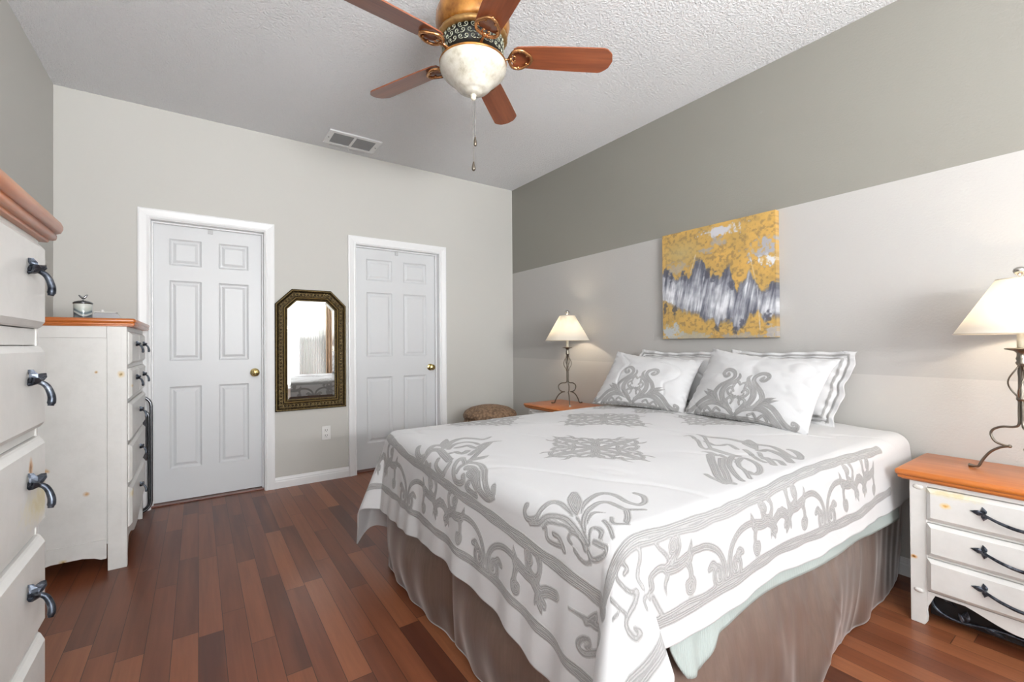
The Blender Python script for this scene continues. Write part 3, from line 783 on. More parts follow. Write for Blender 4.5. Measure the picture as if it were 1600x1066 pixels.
# satin skirt: three sides, billowing out and gathered in folds
t = NT('taupe satin'); p = t.obj()
st_ = t.noise(p, 1, 4, .6, sc=(90, 90, 3)); bl = t.noise(p, 5, 2)
t.base(t.mix(st_, t.mix(bl, lin((124, 106, 96)), lin((146, 130, 120))), lin((104, 86, 77)))); t.set(.36, .35, Sheen_Weight=.5, Sheen_Roughness=.3, Coat_Weight=.45, Coat_Roughness=.30)
t.bump(st_, .12, .002); MSATIN = t.m
def skirt(u, v):
    """u runs foot far corner -> near corner -> head, v 0 at top .. 1 at the floor"""
    LF = BY1-BY0; LN = 1.96
    foot = u < LF
    z = .40*(1-v)+.004
    # foot side
    yf = BY1-u
    b1 = np.maximum(np.sin(np.clip((yf-1.53)/.72, 0, 1)*PI), 0)**.6; b2 = np.maximum(np.sin(np.clip((yf-.86)/.67, 0, 1)*PI), 0)**.6
    belly = np.sin(PI*np.clip(v*.93, 0, 1))**1.2
    of = .008+.052*(b1+b2)*belly+.018*v*(b1+b2)-.015*v+.006*np.sin(34*yf)*v
    # near side
    xn = BX0+(u-LF)
    f1 = .8*np.exp(-((xn-1.33-.16*v)/.07)**2)+1.1*np.exp(-((xn-1.95+.30*v)/.12)**2)+.7*np.exp(-((xn-2.38+.16*v)/.08)**2)
    crease = np.exp(-np.abs(xn-1.55-.22*v)/.010)*.5+np.exp(-np.abs(xn-1.68-.30*v)/.010)*.5+np.exp(-np.abs(xn-2.20+.12*v)/.010)*.4
    on = .006+.034*f1*v**.8+.010*np.sin(7*xn+2*v)*v+.045*np.sin(PI*v*.9)*np.clip((2.6-xn)/1.2, 0, 1)+.006*crease*np.clip(v*2, 0, 1)+.0015*np.sin(70*xn+6*v)*(1-.6*v)
    on = on-.03*np.clip((xn-2.45)/.3, 0, 1)*v
    rc = .05
    x = np.where(foot, BX0-of, xn); y = np.where(foot, yf, BY0-on)
    # round the corner
    k = np.exp(-((u-LF)/.05)**2)
    return np.stack([x+k*.012, y+k*.012, z], -1)
U_ = np.linspace(0, 1.52+1.96, 500); V_ = np.linspace(0, 1, 40); G1, G2 = np.meshgrid(U_, V_, indexing='ij')
P = skirt(G1, G2)
# far side is a plain hanging panel
Pf = np.stack([np.linspace(BX1, BX0, 60)[:, None]+0*V_[None], BY1+.01+.02*V_[None]*(1+.4*np.sin(np.linspace(0, 40, 60))[:, None]), (.40*(1-V_)+.004)[None]+np.zeros((60, 1))], -1)
sk = grid_mesh('bed_skirt', np.concatenate([Pf, P]), None, MSATIN, bed); sk['label'] = 'taupe satin skirt with silvery sheen'
md = sk.modifiers.new('thickness', 'SOLIDIFY'); md.thickness = .003

# comforter with couched yarn embroidery
MEMB = m_embroidered('white cotton with grey couched scrolls')
STROKES = [[(q[0], q[1], q[2]*(1.55 if i_ < 19 or 36 <= i_ < 56 else 1.0)) for q in s_] for i_, s_ in enumerate([[[-0.048,1.108,0.0202],[-0.068,1.088,0.0199],[-0.084,1.044,0.0195],[-0.064,1.008,0.0193],[-0.028,1.024,0.0196],[0.008,1.032,0.0199],[0.024,1.008,0.0198]],[[-0.096,1.024,0.0212],[-0.064,1.0,0.021],[-0.032,0.996,0.0212],[-0.016,0.96,0.0209],[-0.028,0.896,0.0203],[-0.04,0.832,0.0196]],[[-0.092,0.98,0.0163],[-0.1,0.948,0.016],[-0.092,0.94,0.016]],[[-0.06,0.896,0.0166],[-0.08,0.892,0.0165],[-0.096,0.86,0.0162],[-0.1,0.82,0.0159],[-0.072,0.804,0.0159],[-0.052,0.804,0.0159]],[[-0.004,0.876,0.0132],[-0.024,0.872,0.0131],[-0.04,0.84,0.0128],[-0.036,0.816,0.0127]],[[0.092,1.108,0.0075],[0.044,1.028,0.0286],[0.008,0.968,0.0092]],[[0.012,0.968,0.0184],[0.084,1.044,0.0175],[0.152,1.072,0.0181],[0.188,1.032,0.0169],[0.212,0.988,0.0148],[0.268,1.012,0.0071]],[[0.016,0.94,0.0128],[0.072,0.996,0.0133],[0.124,1.004,0.0135],[0.152,0.968,0.0135],[0.152,0.928,0.0132]],[[0.052,0.94,0.0157],[0.08,0.94,0.0158],[0.108,0.94,0.0159],[0.112,0.884,0.0156],[0.144,0.9,0.014],[0.2,0.928,0.0125],[0.26,0.912,0.0048]],[[0.02,0.88,0.0169],[0.024,0.84,0.0166],[0.064,0.864,0.017]],[[0.04,0.804,0.0129],[0.088,0.844,0.0134],[0.14,0.884,0.0139]],[[-0.02,0.716,0.013],[0.028,0.756,0.0134],[0.092,0.82,0.0141],[0.16,0.88,0.0148],[0.208,0.924,0.0153]],[[0.016,0.736,0.0166],[0.052,0.74,0.021],[0.092,0.748,0.0034]],[[-0.008,0.708,0.017],[0.004,0.672,0.0168],[-0.012,0.612,0.0162],[-0.048,0.556,0.0155],[-0.076,0.516,0.0151],[-0.088,0.488,0.0148],[-0.08,0.472,0.0147],[-0.06,0.488,0.0149]],[[-0.04,0.692,0.0175],[-0.032,0.66,0.0188],[-0.048,0.608,0.0198],[-0.076,0.572,0.0185],[-0.096,0.54,0.0167],[-0.104,0.496,0.0142],[-0.092,0.46,0.0069]],[[-0.004,0.78,0.016],[-0.028,0.776,0.0158],[-0.06,0.76,0.0156],[-0.084,0.74,0.0153],[-0.1,0.72,0.0152],[-0.1,0.688,0.0149],[-0.084,0.664,0.0148],[-0.072,0.68,0.0149]],[[-0.068,0.728,0.0129],[-0.048,0.728,0.0129],[-0.028,0.724,0.013],[-0.008,0.772,0.0134]],[[-0.056,0.66,0.0148],[-0.064,0.624,0.0145],[-0.076,0.6,0.0143],[-0.092,0.572,0.014]],[[-0.084,0.628,0.0145],[-0.1,0.64,0.0146],[-0.108,0.612,0.0143],[-0.112,0.568,0.014]],[[-0.068,0.304,0.0218],[-0.084,0.304,0.0158],[-0.1,0.288,0.0187],[-0.088,0.252,0.0183],[-0.056,0.24,0.0191],[-0.028,0.228,0.0199],[-0.02,0.204,0.0189],[-0.028,0.168,0.0147],[-0.04,0.132,0.0071]],[[-0.108,0.272,0.0177],[-0.096,0.236,0.0173],[-0.072,0.212,0.0171],[-0.06,0.18,0.0168],[-0.056,0.144,0.0164],[-0.064,0.112,0.016],[-0.076,0.08,0.0156],[-0.088,0.06,0.0153]],[[-0.104,0.216,0.0112],[-0.084,0.2,0.0111],[-0.076,0.164,0.0108],[-0.072,0.132,0.0106],[-0.08,0.1,0.0103]],[[0.064,0.236,0.02],[0.024,0.192,0.0421],[-0.016,0.144,0.0272],[-0.036,0.12,0.0042]],[[-0.024,0.116,0.005],[0.036,0.16,0.0169],[0.1,0.184,0.0189],[0.132,0.176,0.0199],[0.14,0.144,0.0195],[0.128,0.096,0.0173],[0.136,0.064,0.0163],[0.168,0.068,0.0166],[0.2,0.1,0.0172],[0.2,0.128,0.0175]],[[-0.064,0.072,0.0135],[-0.04,0.092,0.0152],[0.004,0.116,0.0173],[0.06,0.136,0.018],[0.084,0.124,0.0195],[0.084,0.092,0.0191],[0.084,0.06,0.0165],[0.124,0.032,0.0108]],[[-0.044,0.076,0.0068],[-0.02,0.088,0.0118],[0.004,0.092,0.0141],[0.02,0.076,0.0042]],[[0.076,0.052,0.0185],[0.048,0.024,0.0179],[0.02,0.004,0.0174]],[[0.012,-0.008,0.0119],[-0.008,0.008,0.0119],[-0.008,0.024,0.012],[0.012,0.044,0.0123]],[[-0.016,0.044,0.0128],[-0.028,0.016,0.0125],[-0.048,-0.012,0.0121]],[[-0.04,0.116,0.0092],[-0.056,0.084,0.0089],[-0.08,0.056,0.0086],[-0.104,0.044,0.0085],[-0.128,0.036,0.0085]],[[-0.06,0.02,0.0143],[-0.048,0.024,0.0138],[-0.044,0.044,0.0113],[-0.052,0.056,0.0101],[-0.068,0.052,0.01],[-0.088,0.044,0.0099]],[[-0.076,0.032,0.015],[-0.076,0.012,0.0148],[-0.076,-0.008,0.0146],[-0.092,-0.008,0.0145],[-0.108,0.012,0.0147],[-0.116,0.032,0.015],[-0.104,0.044,0.0151]],[[-0.104,0.104,0.0117],[-0.096,0.116,0.0118],[-0.08,0.108,0.0117],[-0.08,0.088,0.0116],[-0.088,0.068,0.0114],[-0.104,0.056,0.0113]],[[-0.116,0.092,0.0122],[-0.128,0.072,0.0121],[-0.132,0.052,0.0119],[-0.124,0.036,0.0117]],[[-0.1,0.204,0.0148],[-0.124,0.196,0.0147],[-0.128,0.168,0.0144],[-0.124,0.14,0.0141]],[[-0.104,0.172,0.0159],[-0.108,0.148,0.0156],[-0.132,0.128,0.0154]],[[0.992,0.508,0.0046],[1.016,0.484,0.0093],[0.952,0.412,0.0115],[0.852,0.332,0.0107],[0.824,0.292,0.0105]],[[1.064,0.484,0.0113],[1.032,0.428,0.0109],[0.916,0.34,0.0102],[0.848,0.284,0.0097]],[[1.064,0.488,0.0047],[1.052,0.428,0.0165],[1.064,0.384,0.0207],[1.072,0.34,0.0195],[1.064,0.288,0.0173],[1.072,0.26,0.0171]],[[1.112,0.272,0.0131],[1.052,0.236,0.0379],[1.0,0.188,0.0162]],[[1.064,0.236,0.0195],[1.076,0.2,0.0192],[1.088,0.164,0.019],[1.056,0.116,0.0184],[1.004,0.064,0.0176],[0.988,0.024,0.0172],[1.04,0.04,0.0176],[1.092,0.08,0.0183],[1.104,0.104,0.0186]],[[0.98,0.164,0.0199],[1.02,0.152,0.0201],[1.012,0.116,0.0197],[0.976,0.068,0.019],[0.916,0.02,0.0182]],[[0.948,0.148,0.0118],[0.876,0.096,0.0112]],[[0.904,0.104,0.0174],[0.868,0.068,0.0169],[0.832,0.04,0.0164]],[[0.9,0.068,0.0141],[0.896,0.048,0.0139],[0.86,0.02,0.0136]],[[0.848,0.284,0.0226],[0.836,0.236,0.022],[0.836,0.204,0.0217],[0.84,0.176,0.0214]],[[0.96,0.38,0.014],[0.916,0.32,0.0134],[0.932,0.292,0.0133],[0.972,0.284,0.0134],[0.928,0.224,0.0129]],[[0.776,0.284,0.0032],[0.792,0.26,0.0141],[0.784,0.228,0.0154]],[[0.768,0.24,0.0208],[0.696,0.192,0.0198],[0.616,0.132,0.0187],[0.548,0.08,0.0177],[0.512,0.04,0.017],[0.52,0.016,0.0168]],[[0.532,0.112,0.0119],[0.516,0.084,0.0117],[0.508,0.056,0.0114],[0.496,0.028,0.0112]],[[0.752,0.184,0.0179],[0.668,0.136,0.017],[0.6,0.084,0.0161],[0.532,0.036,0.0152]],[[0.812,0.18,0.0144],[0.712,0.136,0.0136],[0.636,0.08,0.0129],[0.584,0.032,0.0123],[0.568,0.012,0.0121]],[[0.764,0.132,0.0117],[0.708,0.096,0.0112],[0.676,0.06,0.0109],[0.608,0.008,0.0103]],[[0.752,0.128,0.0138],[0.824,0.148,0.0143],[0.816,0.112,0.014],[0.78,0.068,0.0135],[0.712,0.028,0.0129],[0.66,0.02,0.0126],[0.676,0.048,0.0128]],[[0.944,0.2,0.0136],[0.904,0.156,0.0132],[0.852,0.104,0.0126],[0.836,0.072,0.0123]],[[0.8,0.216,0.0139],[0.772,0.172,0.0134],[0.784,0.152,0.0134]],[[-0.024,-0.056,0.0213],[-0.016,-0.072,0.0162],[-0.024,-0.088,0.0154],[-0.04,-0.104,0.0153],[-0.06,-0.116,0.0159],[-0.06,-0.136,0.0192]],[[-0.088,-0.084,0.0139],[-0.072,-0.084,0.0139],[-0.076,-0.064,0.014],[-0.096,-0.056,0.014],[-0.112,-0.072,0.0139],[-0.108,-0.1,0.0137],[-0.1,-0.12,0.0136],[-0.084,-0.128,0.0136]],[[0.036,-0.06,0.0146],[0.048,-0.084,0.0145],[0.072,-0.108,0.0147],[0.08,-0.132,0.0147]],[[0.124,-0.08,0.0205],[0.116,-0.108,0.0203],[0.084,-0.124,0.0199],[0.068,-0.144,0.0197]],[[0.068,-0.136,0.0212],[0.04,-0.128,0.0209],[0.008,-0.14,0.0205],[0.008,-0.164,0.0204],[-0.056,-0.16,0.0197]],[[-0.028,-0.164,0.0131],[-0.076,-0.152,0.0129],[-0.088,-0.168,0.0127]],[[0.012,-0.184,0.0155],[0.028,-0.212,0.0156],[0.04,-0.232,0.0157]],[[0.068,-0.152,0.0182],[0.056,-0.172,0.013],[0.06,-0.196,0.0036]],[[-0.084,-0.132,0.015],[-0.108,-0.14,0.0148],[-0.136,-0.144,0.0147],[-0.156,-0.152,0.0146],[-0.16,-0.172,0.0145],[-0.156,-0.184,0.0144],[-0.14,-0.184,0.0144],[-0.144,-0.172,0.0145]],[[-0.156,-0.08,0.013],[-0.148,-0.116,0.0128],[-0.14,-0.14,0.0127]],[[-0.18,-0.112,0.0114],[-0.16,-0.12,0.0114]],[[-0.256,0.096,0.0108],[-0.256,0.064,0.0114],[-0.256,0.032,0.0172],[-0.256,0.004,0.021],[-0.244,-0.068,0.0184],[-0.28,-0.044,0.0178],[-0.328,0.028,0.0179],[-0.332,0.052,0.0173],[-0.32,0.06,0.0166],[-0.304,0.048,0.0147],[-0.296,0.028,0.0128],[-0.308,0.024,0.0119],[-0.316,0.036,0.0111]],[[-0.224,0.008,0.0051],[-0.244,0.016,0.0237],[-0.264,0.04,0.0173]]])]
UNIT = [([(.172, .114), (.13, .124), (.08, .119), (.036, .095), (.013, .058), (.014, .022), (.034, .004), (.056, .014), (.062, .038), (.048, .056), (.032, .046), (.036, .030)], .019),
        ([(.050, .054), (.064, .066), (.082, .060)], [.018, .018, .012]),
        ([(.165, .113), (.205, .104), (.245, .106)], .022), ([(.157, .112), (.148, .135), (.143, .152)], [.020, .012, .004]),
        ([(.168, .106), (.158, .083), (.157, .055)], [.018, .014, .014]), ([(.157, .050), (.164, .042), (.171, .050)], [.024, .028, .020]),
        ([(.240, .108), (.213, .126), (.204, .150), (.209, .158)], [.020, .015, .014, .018]), ([(.205, .160), (.217, .148)], [.020, .026]),
        ([(.250, .108), (.262, .130), (.265, .152), (.257, .168)], [.020, .014, .014, .017]),
        ([(.240, .106), (.268, .090), (.292, .104), (.325, .112)], [.026, .022, .022, .022]),
        ([(.266, .092), (.268, .070), (.280, .042)], [.022, .020, .006]), ([(.266, .084), (.256, .066), (.253, .048)], [.014, .010, .004]), ([(.272, .074), (.285, .070), (.288, .060)], [.014, .014, .010])]
def border_strokes(put, centres, a_min, a_max, P_=.63):
    out = []
    sc = P_/.63
    for c0 in centres:
        for sgn in (1, -1):
            for pts, w_ in UNIT:
                ws = w_ if isinstance(w_, list) else [w_]*len(pts)
                o = [put(c0+sgn*x*sc, y)+(w*(1.5 if pts[0] != (.172, .114) else 1.15),) for (x, y), w in zip(pts, ws)]
                aa = [c0+sgn*x*sc for (x, y) in pts]
                if min(aa) < a_min or max(aa) > a_max: continue
                out.append([tuple(float(v) for v in q) for q in o])
    return out
put_near = lambda a, y: (a, OUT_N(a)+(IN_N(a)-OUT_N(a))*y/.185)
put_foot = lambda a, y: (OUT_F(a)+(IN_F(a)-OUT_F(a))*y/.185, a)
put_far = lambda a, y: (a, CW+.24-.185*y/.185)
ST = list(STROKES)
ST += border_strokes(put_near, [.315, .945, 1.575], .05, 1.52)
ST += border_strokes(put_foot, [.49, 1.14, 1.79], .12, 1.84, .65)
ST += border_strokes(put_far, [.3, .93, 1.56], .0, 1.7)
def line(f, a, b, w, n=30, swap=False):
    o = []
    for k in range(n+1):
        v = a+(b-a)*k/n; q = (f(v), v) if swap else (v, f(v)); o.append((float(q[0]), float(q[1]), w*(1+.10*math.sin(k*2.1))))
    return o
ST += [line(lambda s: IN_N(s), -.19, 1.55, .036), line(lambda s: OUT_N(s), -.30, 1.60, .034), line(lambda t_: IN_F(t_), -.06, 1.53, .036, swap=True), line(lambda t_: OUT_F(t_), -.22, 1.70, .030, swap=True),
       line(lambda s: CW+.055+0*s, -.05, 1.55, .036), line(lambda s: CW+.24+0*s, -.30, 1.60, .034)]
# medallions in the middle: dense four-way rosettes
def medallion(cx, cy, R, rot=0):
    o = []
    base = [([(.05, 0), (.30, .0), (.62, .02), (1, .0)], [.10, .12, .14, .02]), ([(.10, .06), (.28, .20), (.50, .17), (.52, .06), (.40, .03)], .075), ([(.45, .20), (.62, .22), (.78, .13), (.84, .02)], .07),
            ([(.18, .18), (.30, .33), (.47, .36), (.60, .30), (.56, .22)], .07), ([(.34, .34), (.42, .50)], [.08, .02]), ([(.64, .16), (.80, .24), (.92, .22)], [.07, .05, .01]), ([(.22, .22), (.38, .10)], .06), ([(.30, .30), (.30, .44), (.38, .47)], .05)]
    for q in range(4):
        a = rot+q*PI/2
        for sgn in (1, -1):
            for pts, w_ in base:
                ws = w_ if isinstance(w_, list) else [w_]*len(pts)
                o.append([(cx+R*(x*math.cos(a)-sgn*y*math.sin(a)), cy+R*(x*math.sin(a)+sgn*y*math.cos(a)), w*R*1.05) for (x, y), w in zip(pts, ws)])
    return o
for (x, y, R) in ((1.33, 1.31, .27), (1.83, 1.74, .30), (1.33, 2.16, .25), (2.28, 1.36, .24), (2.36, 2.12, .24), (2.36, 1.80, .2)): ST += medallion(x-CX, y-CY, R)
S_ = np.arange(-.525, 1.915, .0052); T__ = np.arange(-.345, CW+.575, .0052)
# follow the hems exactly by squeezing the outer rows
G1, G2 = np.meshgrid(S_, T__, indexing='ij')
SS = np.where(G1 < -.2, np.interp(G1, [-.525, -.2], [0, 1])*(-.2-HEM_F(np.clip(G2, -.3, 1.9)))+HEM_F(np.clip(G2, -.3, 1.9)), G1)
TT = np.where(G2 < -.15, np.interp(G2, [-.345, -.15], [0, 1])*(-.15-HEM_N(np.clip(G1, -.4, 1.9)))+HEM_N(np.clip(G1, -.4, 1.9)), G2)
D0 = raster(S_, T__, ST)
# sample the embroidery at the squeezed coordinates
fi = (SS-S_[0])/.0052; fj = (TT-T__[0])/.0052
i0 = np.clip(fi.astype(int), 0, len(S_)-2); j0 = np.clip(fj.astype(int), 0, len(T__)-2); a = np.clip(fi-i0, 0, 1); b = np.clip(fj-j0, 0, 1)
DD = (D0[i0, j0]*(1-a)+D0[i0+1, j0]*a)*(1-b)+(D0[i0, j0+1]*(1-a)+D0[i0+1, j0+1]*a)*b
P = cloth_pos(SS, TT)
# hem seam
cf = grid_mesh('comforter', P, DD, MEMB)
tag(cf, 'white comforter embroidered with grey scrolls, draped over the bed', 'comforter')
md = cf.modifiers.new('thickness', 'SOLIDIFY'); md.thickness = .007; md.offset = -1

# sage blanket that shows under the comforter on the near side
t = NT('sage ribbed blanket'); p = t.pos()
wv = t.n('ShaderNodeTexWave'); wv.inputs['Scale'].default_value = 55; wv.bands_direction = 'X'; t.l(p, wv.inputs[0])
t.base(lin((156, 165, 162))); t.set(.85); t.bump(wv.outputs['Fac'], .35, .002)
xs = np.linspace(.90, 2.52, 160)
bot = np.interp(xs, [.90, .95, 1.02, 1.10, 1.38, 1.79, 2.25, 2.52], [.42, .34, .325, .385, .392, .385, .35, .36])
rowsb = []
for k, v in enumerate(np.linspace(0, 1, 24)):
    z = bot+(.600-bot)*v
    y = .672-.012*(1-v)*np.sin(8*xs)-.010*np.sin(60*xs)*(1-v)*np.exp(-((xs-.98)/.1)**2)-.012*(1-v)
    rowsb.append(np.stack([xs, y, z], -1))
for (y, z) in ((.678, .632), (.692, .655), (.72, .667), (.80, .671), (1.46, .671), (2.10, .671), (2.20, .667), (2.235, .655), (2.245, .62), (2.25, .5), (2.25, .42)):
    rowsb.append(np.stack([xs, y+0*xs, z+0*xs], -1))
bk = grid_mesh('blanket', np.stack(rowsb), None, t.m); tag(bk, 'pale sage blanket showing below the comforter on the near side of the bed', 'blanket')
md = bk.modifiers.new('thickness', 'SOLIDIFY'); md.thickness = .004

# ---------------- pillows ----------------
HALF = [([(.33, .80), (.30, .75), (.36, .73), (.42, .80), (.38, .87), (.28, .88), (.19, .80), (.19, .70), (.28, .60), (.38, .50), (.43, .38), (.37, .26), (.27, .17)], [.06, .07, .07, .075, .08, .085, .085, .085, .095, .10, .10, .085, .05]),
        ([(.11, .82), (.08, .74), (.14, .62), (.24, .52), (.285, .40), (.25, .28), (.15, .15), (.03, .04)], [.03, .07, .09, .11, .12, .11, .09, .07]),
        ([(.38, .26), (.50, .285), (.62, .25), (.72, .16), (.80, .06), (.90, .00), (.98, .015), (1.0, .07), (.945, .095), (.93, .06)], [.05, .085, .095, .10, .10, .085, .075, .065, .06, .05]),
        ([(.14, .13), (.30, .185), (.45, .195), (.57, .14), (.68, .03), (.74, -.03)], [.08, .10, .115, .12, .12, .08]),
        ([(.40, .27), (.50, .36), (.64, .44)], [.10, .095, .01]), ([(.44, .30), (.56, .34), (.70, .40)], [.08, .07, .01]),
        ([(.0, .58), (.06, .64), (.10, .60), (.10, .52)], [.04, .06, .06, .05]), ([(.08, .44), (.13, .50), (.19, .44), (.15, .37), (.08, .36)], .05), ([(.03, .34), (.09, .32), (.12, .42)], [.07, .06, .03]),
        ([(.05, .10), (.12, .17), (.17, .26), (.12, .32), (.06, .28), (.08, .21)], [.05, .06, .06, .055, .05, .045]), ([(.25, .06), (.33, .10), (.38, .04)], .05), ([(.42, .03), (.50, .09), (.56, .03)], .05), ([(.0, -.02), (.3, .0), (.62, -.03)], .07)]
def pillow(label, corners, thick, motif, flange=0.0, seed=0, group='pillows at the head of the bed', name='pillow', mat=None):
    BL, BR, TR, TL = [np.array(c, float) for c in corners]
    nu, nv = 150, 110
    u = np.linspace(0, 1, nu); v = np.linspace(0, 1, nv); U, V = np.meshgrid(u, v, indexing='ij')
    wd = np.linalg.norm(BR-BL); ht = np.linalg.norm(TL-BL)
    N = np.cross(BR-BL, TL-BL); N /= np.linalg.norm(N)
    if N[0] > 0: N = -N
    fu, fv = flange/wd, flange/ht
    def surf(side):
        uu = 2*U-1; vv = 2*V-1
        pin = .030
        u2 = .5+uu*(.5-pin*(1-vv**2)); v2 = .5+vv*(.5-pin*1.1*(1-uu**2))
        if flange: u2 = U+.012*np.sin(16*V+seed)*np.sign(uu)*np.abs(uu)**5; v2 = V+.010*np.sin(9*U+seed)*np.abs(vv)**3
        Q = BL*((1-u2)*(1-v2))[..., None]+BR*(u2*(1-v2))[..., None]+TR*(u2*v2)[..., None]+TL*((1-u2)*v2)[..., None]
        eu = np.clip((1-np.abs(uu))/2-fu, 0, 1)/(.5-fu)*1.0; ev = np.clip((1-np.abs(vv))/2-fv, 0, 1)/(.5-fv)
        pr = (1-(1-eu)**2.6)*(1-(1-ev)**2.6); pr = pr**.62
        wr = fbm(U*5+seed*3, V*5+seed*7, 3)
        edge = np.clip(np.minimum(eu, ev)*5, 0, 1)
        nb_ = (np.minimum(U*(1-U), V*(1-V)) > 1e-6)
        puck = nb_*.0035*np.sin(70*U+seed)*np.exp(-((ev-.04)/.06)**2)*(ev > 0)+nb_*.0035*np.sin(60*V+seed)*np.exp(-((eu-.04)/.06)**2)*(eu > 0)
        diag = -np.exp(-(np.abs(fbm(U*2.4+V*2.2+seed, (V-U)*1.1+seed*2, 2))/.06)**2)*.0045
        hgt = thick*pr*(1+.10*wr)+edge*(wr*.004+diag)+puck+.0022*(np.minimum(U*(1-U), V*(1-V)) > 1e-6)
        rip = .007*np.sin(30*V+9*U+seed)*np.clip(1-eu*6, 0, 1)+.005*np.sin(34*U+seed)*np.clip(1-ev*6, 0, 1) if flange else 0*U
        sag = -.012*(1-np.abs(uu)**2)*V**3
        Q = Q+N*(hgt*side+rip)[..., None]; Q[..., 2] += sag
        return Q
    Fr = surf(1.0); Bk = surf(-.35)
    st = []
    if motif == 'damask':
        sx = wd*.47; cx = wd*.47
        for sgn in (1, -1):
            for pts, w_ in HALF:
                ws = w_ if isinstance(w_, list) else [w_]*len(pts)
                st.append([(cx+sgn*x*sx, .012+y*sx*.98, w*sx*.92) for (x, y), w in zip(pts, ws)])
    else:
        for o, w_ in ((.026, .012), (.050, .012)):
            a, b = o, o*.85
            st += [[(a, b, w_), (wd-a, b, w_)], [(wd-a, b, w_), (wd-a, ht-b, w_)], [(wd-a, ht-b, w_), (a, ht-b, w_)], [(a, ht-b, w_), (a, b, w_)]]
    D = raster(u*wd, v*ht, st)
    n0 = nu*nv
    idx = np.arange(n0).reshape(nu, nv)
    Fb = np.stack([idx[:-1, :-1], idx[:-1, 1:], idx[1:, 1:], idx[1:, :-1]], -1).reshape(-1, 4)
    o = grid_mesh(name, Fr, D, mat or MEMB, None, (Bk.reshape(-1, 3), Fb, np.full(n0, .02)))
    # close the seam
    bm = bmesh.new(); bm.from_mesh(o.data); bmesh.ops.remove_doubles(bm, verts=bm.verts, dist=.0002); bm.to_mesh(o.data); bm.free()
    tag(o, label, 'pillow', group)
    return o
pillow('back left pillow edged with two grey lines, leaning on the wall', [(2.60, 2.20, .715), (2.61, 1.54, .715), (2.745, 1.575, 1.080), (2.745, 2.215, 1.085)], .060, 'lines', .035, 1)
pillow('back right pillow, flanged and edged with two grey lines, leaning on the wall', [(2.60, 1.53, .715), (2.60, .925, .712), (2.735, .852, 1.093), (2.745, 1.520, 1.088)], .060, 'lines', .035, 2)
pillow('front left pillow embroidered with a grey damask motif, on the far side of the bed', [(2.285, 2.283, .712), (2.38, 1.607, .712), (2.600, 1.616, 1.028), (2.52, 2.25, 1.078)], .070, 'damask', 0, 3)
pillow('front right pillow embroidered with a grey damask motif, nearer the camera', [(2.365, 1.605, .718), (2.28, .908, .706), (2.53, .870, 1.045), (2.605, 1.556, 1.103)], .072, 'damask', 0, 4)

# ---------------- painting ----------------
pt = thing('painting', (XR-.02, 1.655, 1.545), 'square abstract canvas in gold, grey and white hanging above the bed', 'painting')
n = 300; u = np.linspace(0, 1, n); U, V = np.meshgrid(u, u, indexing='ij')     # u from the left (far) edge
g1 = fbm(U*26, V*26, 4); g2 = fbm(U*7+3, V*7+8, 4); g3 = fbm(U*60, V*60, 2)
gold = np.array([176, 144, 82.]); gold2 = np.array([196, 156, 84.]); drk = np.array([128, 108, 76.]); g4 = fbm(U*48+9, V*48+2, 4); g5 = fbm(U*14+5, V*14+1, 5)
col = gold+(gold2-gold)*np.clip(.5+g2, 0, 1)[..., None]
col = col+(drk-col)*(np.clip(np.clip(g4-.02, 0, 1)*1.9+np.clip(g1-.1, 0, 1)*.6, 0, .65))[..., None]
wash = np.array([172, 160, 120.]); col = col+(wash-col)*(np.clip(1-np.hypot((U-.2)/.25, (V-.8)/.14), 0, 1)*.6)[..., None]
gr = np.array([150, 150, 156.]); wh = np.array([214, 216, 220.]); dk = np.array([84, 86, 98.])
def blob(cx, cy, rx, ry, k=1.0, e=.35): return np.clip((1-np.hypot((U-cx)/rx, (V-cy)/ry)+g5*e*2.2+g4*.9)*2.2, 0, 1)*k
def lay(m, c):
    global col
    col = col+(c-col)*m[..., None]
lay(blob(.60, .93, .16, .045), np.array([184, 184, 190.])); lay(blob(.55, .84, .07, .04, .7), gr); lay(blob(.44, .78, .06, .03, .7), gr)
lay(blob(.92, .70, .13, .10), gr+8); lay(blob(.94, .63, .10, .04), wh-10); lay(blob(.16, .65, .14, .06, .8), np.array([158, 150, 138.]))
lay(blob(.08, .06, .13, .09), np.array([168, 172, 174.])); lay(blob(.30, .02, .2, .05, .8), np.array([160, 158, 150.])); lay(blob(.97, .05, .05, .08, .8), gr+16); lay(blob(.72, .01, .2, .03, .7), gr)
ub = np.interp(U, [0, .05, .07, .10, .14, .2, .25, .27, .30, .34, .38, .42, .46, .5, .55, .6, .64, .67, .7, .74, .8, .83, .87, .92, 1], [.66, .69, .62, .64, .57, .63, .61, .57, .62, .75, .74, .70, .58, .58, .55, .60, .64, .50, .42, .47, .56, .52, .42, .41, .46])
lb = np.interp(U, [0, .05, .1, .14, .2, .28, .36, .42, .5, .53, .6, .66, .68, .72, .78, .80, .87, .92, 1], [.35, .32, .30, .27, .24, .21, .19, .15, .14, .07, .12, .13, .06, .05, .12, .17, .20, .12, .15])
edge = fbm(U*30, V*4, 3)*.04+g4*.03
band = np.clip((ub+edge-V)*28, 0, 1)*np.clip((V-lb-edge)*28, 0, 1)
rel = np.clip((V-lb)/(ub-lb+1e-6), 0, 1)
sl = V*.35
strk = fbm((U-sl*.5)*34, V*3.5, 3); strk2 = fbm((U-sl*.6)*80, V*7, 3)
tone = np.clip(.66-.75*np.abs(rel-.38)+.55*strk+.45*strk2+.35*g5, 0, 1)
tone = np.where(rel > .8, tone*.65, tone); tone = np.where(rel < .1, tone*.7, tone)
c2 = dk+(wh-dk)*tone[..., None]; col = col+(c2-col)*band[..., None]
